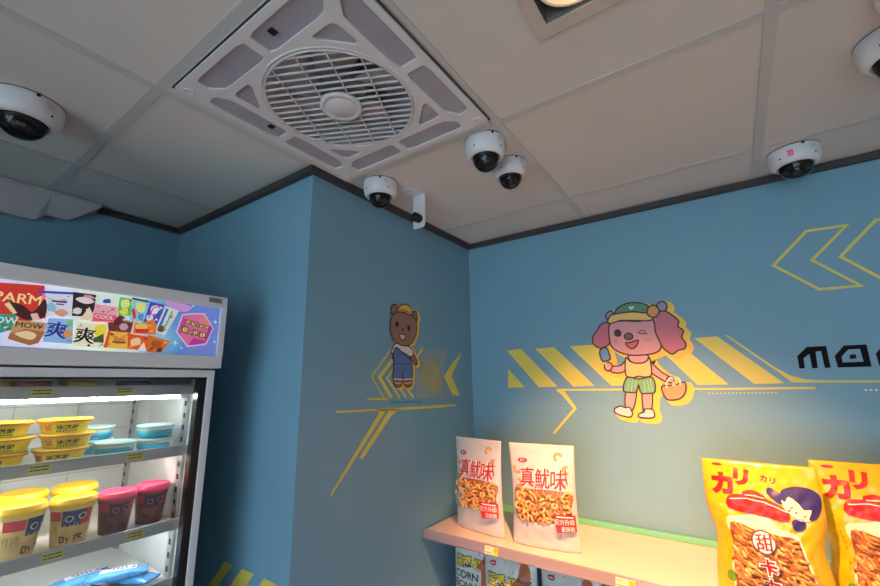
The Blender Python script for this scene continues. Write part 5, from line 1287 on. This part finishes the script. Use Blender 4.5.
    for c in ((-0.102, 0.1969), (-0.1015, 0.183), (-0.1008, 0.1704), (-0.1001, 0.1593), (-0.1, 0.1468), (-0.0972, 0.1121), (-0.0967, 0.0982), (0.0981, 0.1349), (0.0979, 0.1204), (0.0983, 0.106), (0.098, 0.0915), (0.0978, 0.0771), (0.0976, 0.0627), (0.0974, 0.0483)):
        pr.stroke(mb, [(c[0] - .003, c[1] + .002), (c[0] + .003, c[1] + .003), (c[0] - .001, c[1] - .003)], .0014, 1)
    mb.build('side_lettering', OLI, t, False)['kind'] = 'stuff'
    mb = MB(); e = circle((-0.0934, 0.0499), .0125, 20, .0155); pr.poly(mb, e, 1, 0)
    for k in (-.006, 0, .006): pr.stroke(mb, smooth_loop([((-0.0934, 0.0499)[0] + k * .6, (-0.0934, 0.0499)[1] + .0145), ((-0.0934, 0.0499)[0] + k * 1.5, (-0.0934, 0.0499)[1]), ((-0.0934, 0.0499)[0] + k * .6, (-0.0934, 0.0499)[1] - .0145)], 4, False), .0014, 2, 1)
    mb.build('green_melon', [LEAF, mat('melon_dark', rgb(70, 120, 30), .4)], t, False)
    mb = MB(); pr.poly(mb, circle((-0.0586, 0.0156), .014, 20), 16, 0); mb.build('red_mark', mat('bag_orange_red', rgb(214, 66, 40), .4), t, False); mb = MB(); pr.poly(mb, [(0.0442, 0.023), (0.0968, 0.0246), (0.0977, 0.0089), (0.0457, 0.0074)], 16, 0); mb.build('red_mark', mat('bag_orange_red', rgb(214, 66, 40), .4), t, False)
    mb = MB(); pr.stroke(mb, [(-YW * .48, YH * .965), (YW * .48, YH * .965)], .0016, .6); mb.build('top_seal', mat('bag_seal', rgb(220, 180, 24), .3), t, False)
    return t
place_things(stick_bag(), [((.465, .525, SZ - .0 + .0005), math.radians(-4), 'yellow stick snack bag standing next to the bare stretch of shelf', .95),
                           ((.708, .600, SZ - .0 + .0005), math.radians(2), 'yellow stick snack bag standing beyond its twin, under the black lettering', .97)])

# ------------------------------------------------------------------ white corn snack bags below the shelf
CW, CH = .205, .285
def corn_bag():
    t = tag(empty('corn_snack_bag'), '', 'snack bag', 'white corn snack bags on the lower shelf')
    taper = lambda q: (.35 + .65 * min(1, q / .2)) * (1 - max(0, (q - .6) / .4) ** 2.2) * .97 + .03
    to = bag_surface(CW, CH, .07, taper, 21, crinkle=.0016)
    bag_mesh(to, CW, CH, 30, 38).build('bag', mat('bag_white_foil', rgb(206, 214, 216), .3, coat=.3), t)
    pr = Print(lambda u, v, d: to(u, v, d), grid=.008, base=.0008, step=.0005)
    U = lambda a, b: ((a - .5) * CW, b * CH)
    BLK = mat('corn_black', rgb(26, 24, 24), .4); CY = mat('corn_yellow', rgb(240, 216, 30), .4); MAR = mat('corn_maroon', rgb(170, 44, 66), .4); WHT = mat('corn_white', rgb(240, 236, 236), .4); BRN = mat('corn_brown', rgb(176, 92, 44), .45, noise=.15, nscale=40)
    mb = MB(); pr.poly(mb, circle(U(.20, .895), .0145, 18, .0072), 1, 0); pr.stroke(mb, [U(.16, .895), U(.24, .893)], .003, 2, 1); mb.build('brand_oval', [MAR, WHT], t, False)
    mb = MB()
    for k, ch in enumerate('玉黍叔'):
        c = U(.20 + .185 * k, .73 + (.01 if k == 1 else 0)); pr.text(mb, ch, c, .040, 1, 0, 0, offset=.085, w=.040); pr.text(mb, ch, c, .034, 2, 1, 0, offset=.03, w=.034)
    mb.build('brand_characters', [BLK, CY], t, False)
    mb = MB(); pr.text(mb, 'CORN', U(.34, .575), .026, 1, 0, 0, offset=.02, w=.105); pr.text(mb, 'BONUS', U(.36, .455), .024, 1, 0, 0, offset=.02, w=.115); mb.build('latin_lettering', mat('corn_green_black', rgb(50, 52, 44), .4), t, False)
    mb = MB(); pr.poly(mb, smooth_loop([U(*p) for p in ((.60, .80), (.68, .78), (.72, .93), (.80, .97), (.90, .90), (.91, .76), (.97, .70), (.93, .60), (.90, .40), (.74, .34), (.66, .46), (.66, .66), (.58, .70))]), 1, 0)
    pr.poly(mb, smooth_loop([U(*p) for p in ((.68, .78), (.80, .74), (.91, .76), (.91, .79), (.80, .78), (.69, .80))]), 2, 1)
    mb.build('brown_hat_drawing', [BRN, mat('corn_dark_brown', rgb(110, 50, 28), .45)], t, False)
    rnd = random.Random(4); mb = MB()
    for _ in range(46):
        a, b = rnd.uniform(.05, .95), rnd.uniform(.3, .97)
        pr.poly(mb, circle(U(a, b), .0022, 6), .5)
    mb.build('dots', mat('corn_dot', rgb(80, 76, 84), .4), t, False)
    return t
place_things(corn_bag(), [((-.455, .600, .8155), 0, 'white corn snack bag at the shelf end, showing the CORN lettering', 1.0),
                          ((-.290, .545, .8155 - .0), math.radians(2), 'white corn snack bag with its logo just below the first price tag', .97),
                          ((-.075, .545, .8155), math.radians(-2), 'white corn snack bag under the ring pouch beside the bare shelf', .97),
                          ((.155, .560, .8155), math.radians(1), 'white corn snack bag under the bare stretch of shelf', .99)])
